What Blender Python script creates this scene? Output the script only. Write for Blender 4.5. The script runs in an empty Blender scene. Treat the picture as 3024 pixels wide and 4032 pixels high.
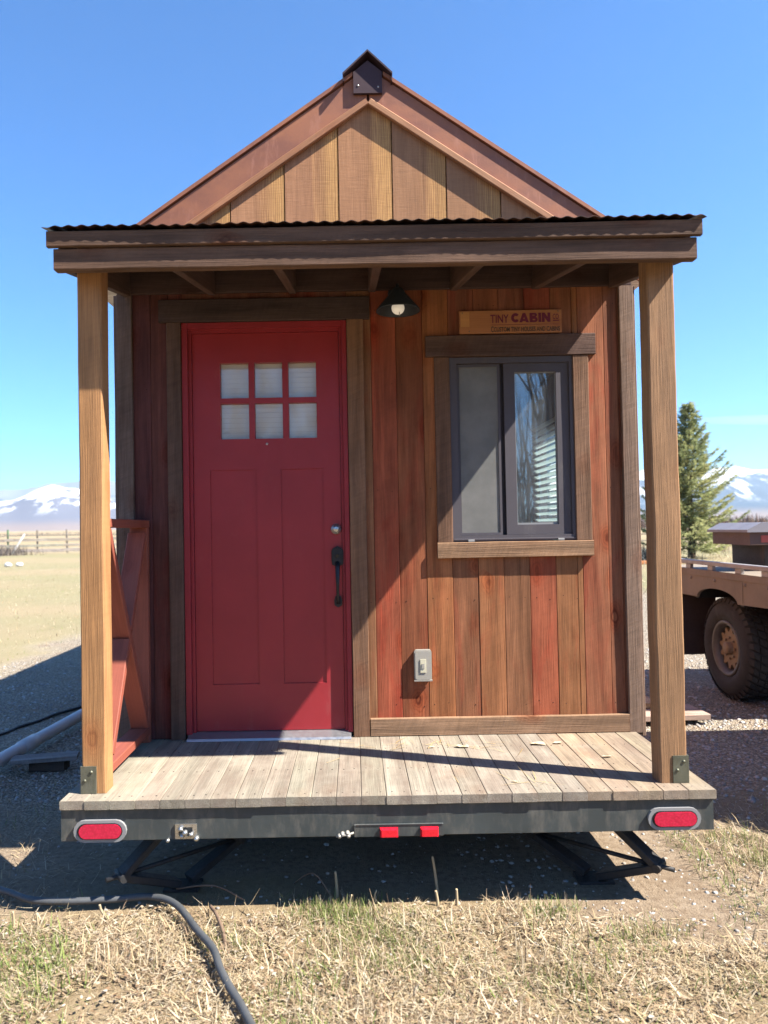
import bpy, bmesh, math, random
import numpy as np
from mathutils import Vector, Matrix, noise as mnoise

R = math.radians
rnd = random.Random(7)
S = bpy.context.scene
COL = S.collection

# ------------------------------------------------------------------ camera
SUN = Vector((1.0, -0.35, 1.22)).normalized()
cam_d = bpy.data.cameras.new("camera")
cam = bpy.data.objects.new("camera", cam_d); COL.objects.link(cam)
cam_d.sensor_fit = 'VERTICAL'; cam_d.sensor_height = 36; cam_d.sensor_width = 27
cam_d.lens = 25.99; cam_d.shift_x = 0.0292
cam_d.clip_start = 0.05; cam_d.clip_end = 30000
cam.matrix_world = (Matrix.Translation((-0.13, 0, 1.55)) @ Matrix.Rotation(R(91.25), 4, 'X')
                    @ Matrix.Rotation(R(-1.05), 4, 'Z'))
cam_d.dof.use_dof = True; cam_d.dof.focus_distance = 3.8; cam_d.dof.aperture_fstop = 2.5
S.camera = cam
S.render.resolution_x, S.render.resolution_y = 768, 1024

# ------------------------------------------------------------------ sky, sun, exposure
w = bpy.data.worlds.new("World"); S.world = w; w.use_nodes = True
nt = w.node_tree; nt.nodes.clear()
sky = nt.nodes.new("ShaderNodeTexSky"); sky.sky_type = 'NISHITA'; sky.sun_disc = False
sky.sun_elevation = math.asin(SUN.z); sky.sun_rotation = math.atan2(SUN.x, SUN.y)
sky.altitude = 1500; sky.air_density = 1.0; sky.dust_density = 0.0; sky.ozone_density = 8.0
bg = nt.nodes.new("ShaderNodeBackground"); bg.inputs[1].default_value = 0.067
wo = nt.nodes.new("ShaderNodeOutputWorld")
tn = nt.nodes.new("ShaderNodeMix"); tn.data_type = 'RGBA'; tn.blend_type = 'MULTIPLY'; tn.inputs[0].default_value = 1
tn.inputs[7].default_value = (.60, 1.02, 1.22, 1)         # thin, dry mountain air: a deeper blue
nt.links.new(sky.outputs[0], tn.inputs[6]); nt.links.new(tn.outputs[2], bg.inputs[0]); nt.links.new(bg.outputs[0], wo.inputs[0])

sun_d = bpy.data.lights.new("sun", 'SUN'); sun_d.energy = 5.0; sun_d.angle = R(0.53)
sun_d.color = (1.0, 0.94, 0.85)
sun = bpy.data.objects.new("sun", sun_d); COL.objects.link(sun)
sun.rotation_euler = SUN.to_track_quat('Z', 'Y').to_euler(); sun.location = (8, -4, 10)

S.view_settings.view_transform = 'Standard'; S.view_settings.look = 'None'
S.view_settings.exposure = 1.88; S.view_settings.gamma = 1
S.cycles.max_bounces = 8; S.cycles.transparent_max_bounces = 16
S.cycles.use_denoising = True

# ------------------------------------------------------------------ node helpers
ALB = .76                                                # overall reflectance level of the surfaces
class N:
    def __init__(s, name):
        s.m = bpy.data.materials.new(name); s.m.use_nodes = True
        s.t = s.m.node_tree; s.t.nodes.clear()
        s.out = s.t.nodes.new("ShaderNodeOutputMaterial")
    def n(s, typ, ins=None, **kw):
        d = s.t.nodes.new(typ)
        for k, v in kw.items(): setattr(d, k, v)
        for k, v in (ins or {}).items(): s.set(d.inputs[k], v)
        return d
    def set(s, sock, v):
        if isinstance(v, bpy.types.NodeSocket): s.t.links.new(v, sock)
        elif v is not None:
            if sock.type == 'RGBA' and not hasattr(v, '__len__'): v = (v, v, v, 1)
            if sock.type == 'RGBA' and len(v) == 3: v = (*v, 1)
            sock.default_value = v
    def math(s, op, a, b=0.5, c=None, clamp=False):
        d = s.n("ShaderNodeMath", operation=op, use_clamp=clamp)
        s.set(d.inputs[0], a); s.set(d.inputs[1], b)
        if c is not None: s.set(d.inputs[2], c)
        return d.outputs[0]
    def vmul(s, v, k):
        d = s.n("ShaderNodeVectorMath", operation='MULTIPLY'); s.set(d.inputs[0], v); s.set(d.inputs[1], k)
        return d.outputs[0]
    def noise(s, vec, scale=1.0, detail=4.0, rough=0.55, dist=0.0):
        d = s.n("ShaderNodeTexNoise", {'Scale': scale, 'Detail': detail, 'Roughness': rough, 'Distortion': dist})
        if vec is not None: s.set(d.inputs['Vector'], vec)
        return d.outputs['Fac']
    def voro(s, vec, scale=1.0, feature='F1'):
        d = s.n("ShaderNodeTexVoronoi", {'Scale': scale}, feature=feature)
        s.set(d.inputs['Vector'], vec); return d
    def map(s, v, a, b, c=0.0, d=1.0, smooth=True):
        q = s.n("ShaderNodeMapRange"); q.interpolation_type = 'SMOOTHSTEP' if smooth else 'LINEAR'
        for i, x in enumerate((v, a, b, c, d)): s.set(q.inputs[i], x)
        return q.outputs[0]
    def mix(s, f, a, b, blend='MIX'):
        d = s.n("ShaderNodeMix", data_type='RGBA', blend_type=blend)
        s.set(d.inputs[0], f); s.set(d.inputs[6], a); s.set(d.inputs[7], b); return d.outputs[2]
    def attr(s, name, out='Vector'):
        return s.n("ShaderNodeAttribute", attribute_name=name).outputs[out]
    def pos(s): return s.n("ShaderNodeNewGeometry").outputs['Position']
    def obj(s): return s.n("ShaderNodeTexCoord").outputs['Object']
    def xyz(s, v):
        d = s.n("ShaderNodeSeparateXYZ"); s.set(d.inputs[0], v); return d.outputs
    def bump(s, h, strength=0.3, dist=0.01, normal=None):
        d = s.n("ShaderNodeBump", {'Strength': strength, 'Distance': dist, 'Height': h})
        if normal is not None: s.set(d.inputs['Normal'], normal)
        return d.outputs[0]
    def prin(s, color, rough=0.6, metal=0.0, normal=None, spec=0.5, **kw):
        color = s.mix(1.0, color, (ALB, ALB, ALB, 1), 'MULTIPLY')
        d = s.n("ShaderNodeBsdfPrincipled", {'Base Color': color, 'Roughness': rough, 'Metallic': metal,
                                             'Specular IOR Level': spec})
        for k, v in kw.items(): s.set(d.inputs[k], v)
        if normal is not None: s.set(d.inputs['Normal'], normal)
        return d.outputs[0]
    def done(s, sh): s.t.links.new(sh, s.out.inputs[0]); return s.m

def wood(name, streak=0.5, fibre=0.25, saw=0.0, knots=1.0, bump=0.35, grey=0.0, rough=0.75, sheen=0.3, wear=None, blotch=.12, stain=0.0):
    """wood whose grain runs along gc.x of every board; 'tint' is the board's own colour"""
    q = N(name); gc = q.attr('gc'); tint = q.attr('tint', 'Color')
    a = q.noise(q.vmul(gc, (1.1, 17, 17)), 1, 5, 0.6, 0.7)
    b = q.noise(q.vmul(gc, (5, 210, 210)), 1, 3, 0.6)
    rot = q.n('ShaderNodeMapping'); q.set(rot.inputs['Vector'], gc); rot.inputs['Rotation'].default_value = (0, 0, .38)
    c = q.noise(q.vmul(rot.outputs[0], (62, 6, 5)), 1, 3, 0.7, .6)
    v = q.voro(q.vmul(gc, (3.6, 6.2, 6.2))); vc = q.n('ShaderNodeSeparateColor', {0: v.outputs['Color']}).outputs[0]
    kd = q.math('ADD', v.outputs['Distance'], q.math('ADD', q.math('MULTIPLY', q.math('SUBTRACT', a, 0.5), 0.22), q.math('MULTIPLY', q.math('SUBTRACT', q.noise(q.vmul(gc, (14, 20, 20)), 1, 2), .5), .16)))
    some = q.math('MULTIPLY', q.map(vc, .54, .60), knots)
    kn = q.math('MULTIPLY', q.map(kd, 0.08, 0.17, 1, 0), some, clamp=True); core = q.math('MULTIPLY', q.map(kd, 0.03, 0.08, 1, 0), some, clamp=True)
    halo = q.math('MULTIPLY', q.map(kd, 0.14, 0.42, 1, 0), q.math('MULTIPLY', some, .8), clamp=True)
    bl_ = q.noise(q.vmul(gc, (2.2, 5, 5)), 1, 5, 0.65, 0.5)
    fa = q.map(a, 0.25, 0.75, 1 - streak, 1 + streak, False)
    fb = q.map(b, 0.3, 0.7, 1 - fibre, 1 + fibre, False)
    fc = q.map(c, 0.3, 0.7, 1 - saw, 1 + saw, False)
    f = q.math('MULTIPLY', q.math('MULTIPLY', fa, fb), q.math('MULTIPLY', fc, q.map(bl_, .3, .7, 1 - blotch, 1 + blotch, False)))
    fcol = q.n("ShaderNodeCombineColor", {0: f, 1: f, 2: f}).outputs[0]
    if stain:
        st = q.noise(q.vmul(gc, (1.3, 6, 6)), 1, 5, .62, .8)
        tint = q.mix(q.map(st, .48, .70, 0, stain), tint, q.mix(1.0, tint, (1.04, .66, .66, 1), 'MULTIPLY'))
    colr = q.mix(1.0, tint, fcol, 'MULTIPLY')
    ring = q.math('MULTIPLY', halo, q.map(q.math('SINE', q.math('MULTIPLY', kd, 85)), -.2, .9, 0, .45), clamp=True)
    colr = q.mix(halo, colr, q.mix(1.0, colr, (1.0, 0.66, 0.52, 1), 'MULTIPLY'))
    colr = q.mix(ring, colr, q.mix(1.0, tint, (0.42, 0.30, 0.26, 1), 'MULTIPLY'))
    colr = q.mix(kn, colr, q.mix(1.0, tint, (0.48, 0.28, 0.22, 1), 'MULTIPLY'))
    colr = q.mix(core, colr, q.mix(1.0, tint, (1.0, 0.85, 0.75, 1), 'MULTIPLY'))
    if grey > 0:
        g = q.noise(q.vmul(gc, (2.5, 9, 9)), 1, 5, 0.65)
        gm = q.math('MULTIPLY', q.map(g, 0.38, 0.68), grey)
        colr = q.mix(gm, colr, (0.185, 0.130, 0.100, 1))
    if wear:
        g = q.noise(q.pos(), 3.1, 6, 0.7)
        colr = q.mix(q.map(g, 0.45, 0.75, 0, wear[1]), colr, wear[0])
    h = q.math('ADD', q.math('MULTIPLY', a, 0.5), q.math('ADD', q.math('MULTIPLY', b, 0.5), q.math('MULTIPLY', c, saw * 2.0)))
    h = q.math('SUBTRACT', h, q.math('MULTIPLY', kn, 0.3))
    return q.done(q.prin(colr, rough, 0, q.bump(h, bump, 0.006), sheen))

def paint(name, col, rough=0.45, var=0.12, bump=0.05, metal=0.0, scale=6, dirt=None, spec=0.5, fine=60):
    q = N(name); p = q.obj()
    a = q.noise(p, scale, 5, 0.6); b = q.noise(p, scale * fine / 6, 3, 0.6)
    f = q.map(a, 0.3, 0.7, 1 - var, 1 + var, False)
    fcol = q.n("ShaderNodeCombineColor", {0: f, 1: f, 2: f}).outputs[0]
    c = q.mix(1.0, (*col, 1), fcol, 'MULTIPLY')
    if dirt:
        d = q.noise(q.vmul(p, (9, 9, 3)), 1, 6, 0.7)
        c = q.mix(q.map(d, dirt[1], dirt[1] + 0.2, 0, dirt[2]), c, (*dirt[0], 1))
    r = q.map(b, 0.3, 0.7, rough - 0.08, rough + 0.12, False)
    return q.done(q.prin(c, r, metal, q.bump(b, bump, 0.003), spec))

# ------------------------------------------------------------------ mesh builder
class MB:
    def __init__(s): s.v = []; s.f = []; s.tint = []; s.gc = []; s.smooth = []
    def add(s, vs, fs, tint=(1, 1, 1), gc=None, smooth=False):
        o = len(s.v); s.v += [tuple(x) for x in vs]
        s.f += [tuple(i + o for i in f) for f in fs]; s.smooth += [smooth] * len(fs)
        s.tint += [(*tint, 1)] * len(vs)
        s.gc += gc if gc else [tuple(x) for x in vs]
        return s
    def board(s, p0, p1, wv, tv, tint=(.3, .2, .1), c=0.003, wob=0.0, n=1, seedv=None):
        """timber from p0 to p1, half-width vector wv, half-thickness vector tv, chamfer c"""
        p0, p1, wv, tv = map(Vector, (p0, p1, wv, tv)); W, T = wv.length, tv.length
        wd, td = wv / W, tv / T; c = min(c, W * .45, T * .45); ax = p1 - p0; L = ax.length
        sec = [(-W + c, -T), (W - c, -T), (W, -T + c), (W, T - c), (W - c, T), (-W + c, T), (-W, T - c), (-W, -T + c)]
        sd = seedv or (rnd.uniform(0, 60), rnd.uniform(0, 60), rnd.uniform(0, 60))
        vs, g = [], []
        for i in range(n + 1):
            t = i / n
            for k, (a, b) in enumerate(sec):
                da = db = 0
                if wob:
                    q = Vector((sd[0] + t * L * 2.3, (3 if a > 0 else 9), sd[1])); r = Vector((sd[2] + t * L * 9, (3 if a > 0 else 9), 4))
                    da = wob * (mnoise.noise(q) + .35 * mnoise.noise(r))
                    q = Vector((sd[1] + t * L * 2.3, (3 if b > 0 else 9), sd[2])); db = wob * .6 * mnoise.noise(q)
                vs.append(p0 + ax * t + wd * (a + da) + td * (b + db))
                g.append((t * L + sd[0], a + sd[1], b + sd[2]))
        fs = []
        for i in range(n):
            for k in range(8):
                a, b = i * 8 + k, i * 8 + (k + 1) % 8
                fs.append((a, b, b + 8, a + 8))
        fs.append(tuple(range(7, -1, -1))); fs.append(tuple(n * 8 + k for k in range(8)))
        return s.add(vs, fs, tint, g)
    def sheet(s, p0, p1, wv, tint=(1, 1, 1)):
        p0, p1, wv = map(Vector, (p0, p1, wv)); return s.add([p0 - wv, p1 - wv, p1 + wv, p0 + wv], [(0, 1, 2, 3)], tint)
    def bx(s, x0, x1, y0, y1, z0, z1, ax='z', tint=(.3, .2, .1), c=0.003, wob=0.0, n=1):
        cx, cy, cz = (x0 + x1) / 2, (y0 + y1) / 2, (z0 + z1) / 2
        hx, hy, hz = (x1 - x0) / 2, (y1 - y0) / 2, (z1 - z0) / 2
        if ax == 'z': return s.board((cx, cy, z0), (cx, cy, z1), (hx, 0, 0), (0, hy, 0), tint, c, wob, n)
        if ax == 'x': return s.board((x0, cy, cz), (x1, cy, cz), (0, 0, hz), (0, -hy, 0), tint, c, wob, n)
        return s.board((cx, y0, cz), (cx, y1, cz), (hx, 0, 0), (0, 0, -hz), tint, c, wob, n)
    def prism(s, poly, a, b, tint=(1, 1, 1), smooth=False):
        """poly: list of points; a,b: offset vectors of the two ends"""
        a, b = Vector(a), Vector(b); n = len(poly)
        vs = [Vector(p) + a for p in poly] + [Vector(p) + b for p in poly]
        fs = [tuple(range(n)), tuple(range(2 * n - 1, n - 1, -1))]
        fs += [(i, i + n, (i + 1) % n + n, (i + 1) % n) for i in range(n)]
        return s.add(vs, fs, tint)
    def tube(s, pts, r, n=10, tint=(1, 1, 1), caps=True, smooth=True):
        pts = [Vector(p) for p in pts]; rs = r if hasattr(r, '__len__') else [r] * len(pts)
        vs = []; up = Vector((0, 0, 1)); prev = None; g = []; run = 0
        for i, p in enumerate(pts):
            d = (pts[min(i + 1, len(pts) - 1)] - pts[max(i - 1, 0)]).normalized()
            if prev is None:
                ref = up if abs(d.z) < .9 else Vector((1, 0, 0)); x = d.cross(ref).normalized()
            else: x = (prev - d * prev.dot(d)).normalized()
            prev = x; y = d.cross(x)
            if i: run += (p - pts[i - 1]).length
            for k in range(n):
                t = 2 * math.pi * k / n
                vs.append(p + (x * math.cos(t) + y * math.sin(t)) * rs[i]); g.append((run, rs[i] * math.cos(t), rs[i] * math.sin(t)))
        fs = [(i * n + k, i * n + (k + 1) % n, (i + 1) * n + (k + 1) % n, (i + 1) * n + k) for i in range(len(pts) - 1) for k in range(n)]
        s.add(vs, fs, tint, g, smooth)
        if caps:
            o = len(s.v) - len(vs)
            s.f.append(tuple(o + k for k in range(n - 1, -1, -1))); s.f.append(tuple(o + (len(pts) - 1) * n + k for k in range(n)))
            s.smooth += [False, False]
        return s
    def lathe(s, prof, cen, axis='z', n=32, tint=(1, 1, 1), smooth=True):
        """prof: (radius, height) pairs turned about axis"""
        cen = Vector(cen); vs = []
        for r, h in prof:
            for k in range(n):
                t = 2 * math.pi * k / n; a, b = r * math.cos(t), r * math.sin(t)
                vs.append(cen + (Vector((a, b, h)) if axis == 'z' else Vector((a, h, b)) if axis == 'y' else Vector((h, a, b))))
        fs = [(i * n + k, i * n + (k + 1) % n, (i + 1) * n + (k + 1) % n, (i + 1) * n + k) for i in range(len(prof) - 1) for k in range(n)]
        return s.add(vs, fs, tint, None, smooth)
    def relief(s, xs, zs, dep, yf, yb):
        """front (facing -y) as a grid of cells at depth dep(i,j) behind yf; None = a hole through to yb"""
        nx, nz = len(xs) - 1, len(zs) - 1
        D = [[dep(i, j) for j in range(nz)] for i in range(nx)]
        g = lambda i, j: D[i][j] if 0 <= i < nx and 0 <= j < nz else None
        for i in range(nx):
            for j in range(nz):
                d = D[i][j]
                if d is None: continue
                x0, x1, z0, z1 = xs[i], xs[i + 1], zs[j], zs[j + 1]; y = yf + d
                s.add([(x0, y, z0), (x1, y, z0), (x1, y, z1), (x0, y, z1)], [(0, 1, 2, 3)])
                s.add([(x0, yb, z0), (x1, yb, z0), (x1, yb, z1), (x0, yb, z1)], [(3, 2, 1, 0)])
                for di, dj, e in ((-1, 0, ((x0, z0), (x0, z1))), (1, 0, ((x1, z1), (x1, z0))), (0, -1, ((x1, z0), (x0, z0))), (0, 1, ((x0, z1), (x1, z1)))):
                    o = g(i + di, j + dj); far = yb if o is None else yf + o
                    if far > y + 1e-6:
                        (ax, az), (bx_, bz) = e
                        s.add([(ax, y, az), (bx_, y, bz), (bx_, far, bz), (ax, far, az)], [(0, 1, 2, 3)])
        return s
    def obj(s, name, mat, parent=None, origin=None):
        me = bpy.data.meshes.new(name); o = Vector(origin) if origin is not None else Vector((0, 0, 0))
        me.from_pydata([tuple(Vector(v) - o) for v in s.v], [], s.f)
        a = me.attributes.new('tint', 'FLOAT_COLOR', 'POINT'); a.data.foreach_set('color', [c for t in s.tint for c in t])
        a = me.attributes.new('gc', 'FLOAT_VECTOR', 'POINT'); a.data.foreach_set('vector', [c for t in s.gc for c in t])
        me.polygons.foreach_set('use_smooth', s.smooth)
        me.materials.append(mat); me.update()
        ob = bpy.data.objects.new(name, me); COL.objects.link(ob); ob.location = o
        if parent is not None:
            ob.parent = parent
            ob.matrix_parent_inverse = Matrix.Translation(-world_loc(parent))
        return ob

def world_loc(o):
    return WL.setdefault(o.name, Vector(o.location))
WL = {}

def tag(o, label=None, cat=None, group=None, kind=None):
    for k, v in (('label', label), ('category', cat), ('group', group), ('kind', kind)):
        if v: o[k] = v
    return o
def thing(name, loc, label, cat, group=None):
    o = bpy.data.objects.new(name, None); COL.objects.link(o); o.location = loc; o.empty_display_size = .2
    WL[o.name] = Vector(loc)
    return tag(o, label, cat, group)
def copy_tree(o, loc, rz=None, label=None, scale=None):
    c = o.copy(); COL.objects.link(c); c.location = loc
    if rz is not None: c.rotation_euler.z = rz
    if scale is not None: c.scale = (scale,) * 3
    if label: c['label'] = label
    def kids(a, b):
        for ch in [x for x in bpy.data.objects if x.parent == a and x != b]:
            d = ch.copy(); COL.objects.link(d); d.parent = b; kids(ch, d)
    kids(o, c)
    return c
def mesh_np(name, V, F, mat, tint=None, smooth=False):
    """fast mesh from numpy arrays; F is (n,3) or (n,4)"""
    me = bpy.data.meshes.new(name); k = F.shape[1]
    me.vertices.add(len(V)); me.vertices.foreach_set('co', V.astype(np.float32).ravel())
    me.loops.add(F.size); me.loops.foreach_set('vertex_index', F.astype(np.int32).ravel())
    me.polygons.add(len(F)); me.polygons.foreach_set('loop_start', np.arange(0, F.size, k, dtype=np.int32))
    if tint is not None:
        a = me.attributes.new('tint', 'FLOAT_COLOR', 'POINT')
        a.data.foreach_set('color', np.concatenate([tint, np.ones((len(tint), 1))], 1).astype(np.float32).ravel())
    me.update(calc_edges=True)
    if smooth: me.polygons.foreach_set('use_smooth', np.ones(len(F), dtype=bool))
    me.materials.append(mat)
    ob = bpy.data.objects.new(name, me); COL.objects.link(ob); return ob
def jit(c, a=.12):
    k = 1 + rnd.uniform(-a, a); return tuple(max(0, x * k * (1 + rnd.uniform(-a / 3, a / 3))) for x in c)

# ------------------------------------------------------------------ materials
M_SIDING = wood('siding_wood', .40, .16, .05, 1.0, .5, 0, .78, .15, None, .24, .9)
M_GREY = wood('weathered_wood', .40, .2, .13, .6, .7, .35, .82, .15, None, .2)
M_TRIM = wood('trim_wood', .40, .16, .12, .8, .7, .15, .8, .15, None, .22)
M_POST = wood('post_wood', .24, .26, .05, .5, .6, .08, .75)
M_BEAM = wood('beam_wood', .42, .2, .06, .7, .6, .12, .8, .15, None, .22)
M_DECK = wood('deck_wood', .3, .25, .04, .35, .4, .55, .8, .2, wear=((.42, .37, .295, 1), .5))
M_STAIN = wood('red_stained_wood', .22, .10, .03, .3, .25, 0, .6)
M_RAFT = wood('rafter_wood', .35, .2, .1, .5, .4, .1, .8, .2)
M_PLANK = wood('lumber_wood', .25, .2, .05, .5, .3, .1, .75)
M_PLY = wood('interior_wood', .15, .1, 0, .6, .1, 0, .6)

def gable_mat():
    q = N('gable_wood'); gc = q.attr('gc'); tint = q.attr('tint', 'Color')
    ac = q.xyz(gc)[2]                                   # 0..1 across each board
    a = q.noise(q.vmul(gc, (1.0, 16, 5)), 1, 5, 0.6, 1.0)
    cath = q.n("ShaderNodeTexWave", {'Scale': 9, 'Distortion': 7, 'Detail': 3, 'Detail Scale': .8}, wave_type='RINGS', rings_direction='X')
    q.set(cath.inputs['Vector'], q.vmul(gc, (.55, 3.2, 1.4)))
    saw = q.noise(q.vmul(gc, (150, 9, 2)), 1, 3, .7)
    fib = q.noise(q.vmul(gc, (9, 210, 60)), 1, 3, .6)
    m = q.map(q.math('ADD', ac, q.math('MULTIPLY', q.math('SUBTRACT', a, .5), .5)), .45, .95)
    col = q.mix(m, tint, (.60, .335, .13, 1))
    cw = q.math('MULTIPLY', q.map(ac, .3, .62), q.map(cath.outputs['Fac'], .3, .8, 0, .55))
    col = q.mix(cw, col, (.30, .14, .06, 1))
    f = q.math('MULTIPLY', q.map(a, .25, .75, .8, 1.2, False), q.math('MULTIPLY', q.map(saw, .3, .7, .92, 1.08, False), q.map(fib, .3, .7, .88, 1.12, False)))
    col = q.mix(1, col, q.n("ShaderNodeCombineColor", {0: f, 1: f, 2: f}).outputs[0], 'MULTIPLY')
    h = q.math('ADD', saw, q.math('MULTIPLY', fib, .5))
    return q.done(q.prin(col, .8, 0, q.bump(h, .25, .004), .15))
M_GABLE = gable_mat()

def rust_mat():
    q = N('rusted_steel'); p = q.pos()
    a = q.noise(q.vmul(p, (3, 3, 5)), 1, 6, .65); b = q.noise(q.vmul(p, (26, 26, 5)), 1, 4, .7); c = q.noise(p, 90, 3, .6)
    col = q.mix(q.map(a, .35, .65), (.28, .112, .068, 1), (.38, .15, .078, 1))
    col = q.mix(q.map(b, .52, .72, 0, .55), col, (.45, .20, .13, 1))
    col = q.mix(q.map(c, .6, .75, 0, .3), col, (.16, .08, .07, 1))
    return q.done(q.prin(col, q.map(a, .3, .7, .5, .7), .15, q.bump(c, .12, .003), .4))
M_RUST = rust_mat()
M_CAP = paint('brown_metal', (.065, .038, .045), .65, .15, .05, .0, spec=.25)
M_CORR = paint('corrugated_steel', (.045, .03, .025), .5, .3, .1, .5, dirt=((.2, .09, .05), .45, .8))
M_DOOR = paint('red_door_paint', (.36, .030, .037), .42, .09, .06, 0, 4, spec=.35, dirt=((.40, .12, .11), .58, .3))
M_DFRAME = paint('red_frame_paint', (.33, .028, .036), .5, .10, .08, 0, 9, spec=.3)
M_VINYL = paint('dark_window_vinyl', (.098, .088, .100), .6, .05, .02, 0, 5, dirt=((.22, .2, .18), .55, .3), spec=.25)
M_BLACK = paint('black_hardware', (.018, .019, .022), .42, .2, .08, .3)
M_FRAME = paint('trailer_paint', (.050, .060, .060), .5, .2, .15, .0, 5, dirt=((.17, .155, .13), .46, .6), fine=30)
M_DARKST = paint('dark_steel', (.025, .025, .027), .6, .3, .2, .2, 9, dirt=((.12, .08, .05), .5, .5))
M_CHROME = paint('bright_zinc', (.62, .61, .58), .3, .15, .1, .9, 20)
M_GALV = paint('olive_bracket', (.17, .17, .12), .55, .2, .1, .6, 16, dirt=((.35, .33, .28), .5, .5))
M_ALU = paint('threshold_aluminium', (.45, .46, .48), .4, .1, .05, .8)
M_BEZEL = paint('grey_rubber', (.27, .27, .27), .6, .08, .05, 0)
q = N('white_blind'); M_WHITE = q.done(q.n("ShaderNodeMixShader", {0: .35, 1: q.n("ShaderNodeBsdfDiffuse", {'Color': (.86, .85, .82, 1)}).outputs[0],
     2: q.n("ShaderNodeBsdfTranslucent", {'Color': (.36, .47, .46, 1)}).outputs[0]}).outputs[0])
M_OUTLET = paint('grey_plastic', (.37, .345, .295), .5, .04, .03)
M_SWITCH = paint('cream_plastic', (.62, .58, .42), .4, .04, .03)
M_SHADE = paint('black_enamel', (.040, .050, .060), .5, .15, .05, .2)
M_PVC = paint('pvc_plastic', (.60, .61, .62), .4, .06, .03, 0, 5, dirt=((.3, .27, .22), .55, .4))
M_HOSE = paint('hose_rubber', (.075, .08, .085), .6, .2, .1, 0, 8, dirt=((.14, .13, .11), .55, .5))
M_SIGN = wood('sign_wood', .12, .10, 0, .2, .1, 0, .6)
M_SIGNR = paint('sign_red', (.16, .012, .045), .6, .1, .02); M_SIGNB = paint('sign_dark', (.075, .048, .035), .6, .1, .02)

def lens(name, col, emit=0):
    q = N(name); p = q.obj()
    v = q.voro(p, 110)
    c = q.mix(q.map(v.outputs['Distance'], .2, .8), (col[0] * 1.1, col[1] * 1.2, col[2] * 1.2, 1), (*[x * .88 for x in col], 1))
    return q.done(q.prin(c, .25, 0, q.bump(v.outputs['Distance'], .08, .003), .6))
M_LENS = lens('red_lens', (.62, .012, .055)); M_MARK = lens('red_marker_lens', (.85, .012, .03))
def glass(name, tint=(.9, .95, .94), refl=1.0, rough=.0, dust=0.0):
    q = N(name)
    t = q.n("ShaderNodeBsdfTransparent", {'Color': (*tint, 1)}).outputs[0]
    g = q.n("ShaderNodeBsdfGlossy", {'Color': (1, 1, 1, 1), 'Roughness': rough}).outputs[0]
    ge = q.n("ShaderNodeNewGeometry"); dt = q.n("ShaderNodeVectorMath", operation='DOT_PRODUCT')
    q.set(dt.inputs[0], ge.outputs['Normal']); q.set(dt.inputs[1], ge.outputs['Incoming'])
    fr = q.math('ADD', .04, q.math('MULTIPLY', .96, q.math('POWER', q.math('SUBTRACT', 1, q.math('ABSOLUTE', dt.outputs['Value'])), 5)))
    f = q.math('MULTIPLY', fr, refl, clamp=True)
    m = q.n("ShaderNodeMixShader", {0: f, 1: t, 2: g}).outputs[0]
    if dust:
        dn = q.map(q.noise(q.pos(), 7, 5, .6), .3, .7, dust * .6, dust * 1.4)
        m = q.n("ShaderNodeMixShader", {0: dn, 1: m, 2: q.n("ShaderNodeBsdfDiffuse", {'Color': (.50, .56, .62, 1)}).outputs[0]}).outputs[0]
    return q.done(m)
M_GLASS = glass('window_glass', (.95, .98, .975), 2.4, 0, .075)
M_DGLASS = glass('door_glass', (.99, .99, .98), 1.3, .05)
def screen():
    q = N('insect_screen'); p = q.obj()
    x, y, z = q.xyz(p)
    nz = q.noise(p, 9, 4, .6)
    d = q.n("ShaderNodeBsdfDiffuse", {'Color': q.mix(q.map(nz, .3, .7), (.19, .19, .18, 1), (.235, .23, .22, 1))}).outputs[0]
    t = q.n("ShaderNodeBsdfTransparent").outputs[0]
    return q.done(q.n("ShaderNodeMixShader", {0: .66, 1: t, 2: d}).outputs[0])
M_SCREEN = screen()
def bulbm():
    q = N('frosted_bulb')
    return q.done(q.prin((.85, .82, .74), .35, 0, None, .5, **{'Emission Color': (1, .86, .66, 1), 'Emission Strength': .10}))
M_BULB = bulbm()
M_INT = paint('cabin_interior', (.34, .30, .25), .8, .05, .02)

# ------------------------------------------------------------------ the cabin on its trailer
YW = 3.85                                                # front face of the siding
cab = thing('tiny_cabin', (0, 3.85, 0), 'small reddish board cabin with gable roof and red door on a black trailer', 'cabin')
DZ = .475                                                # deck top
RED = [(.36, .085, .05), (.30, .10, .055)]; ORA = [(.40, .155, .07), (.42, .19, .085)]; BRN = [(.25, .125, .062), (.31, .165, .085)]

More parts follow.
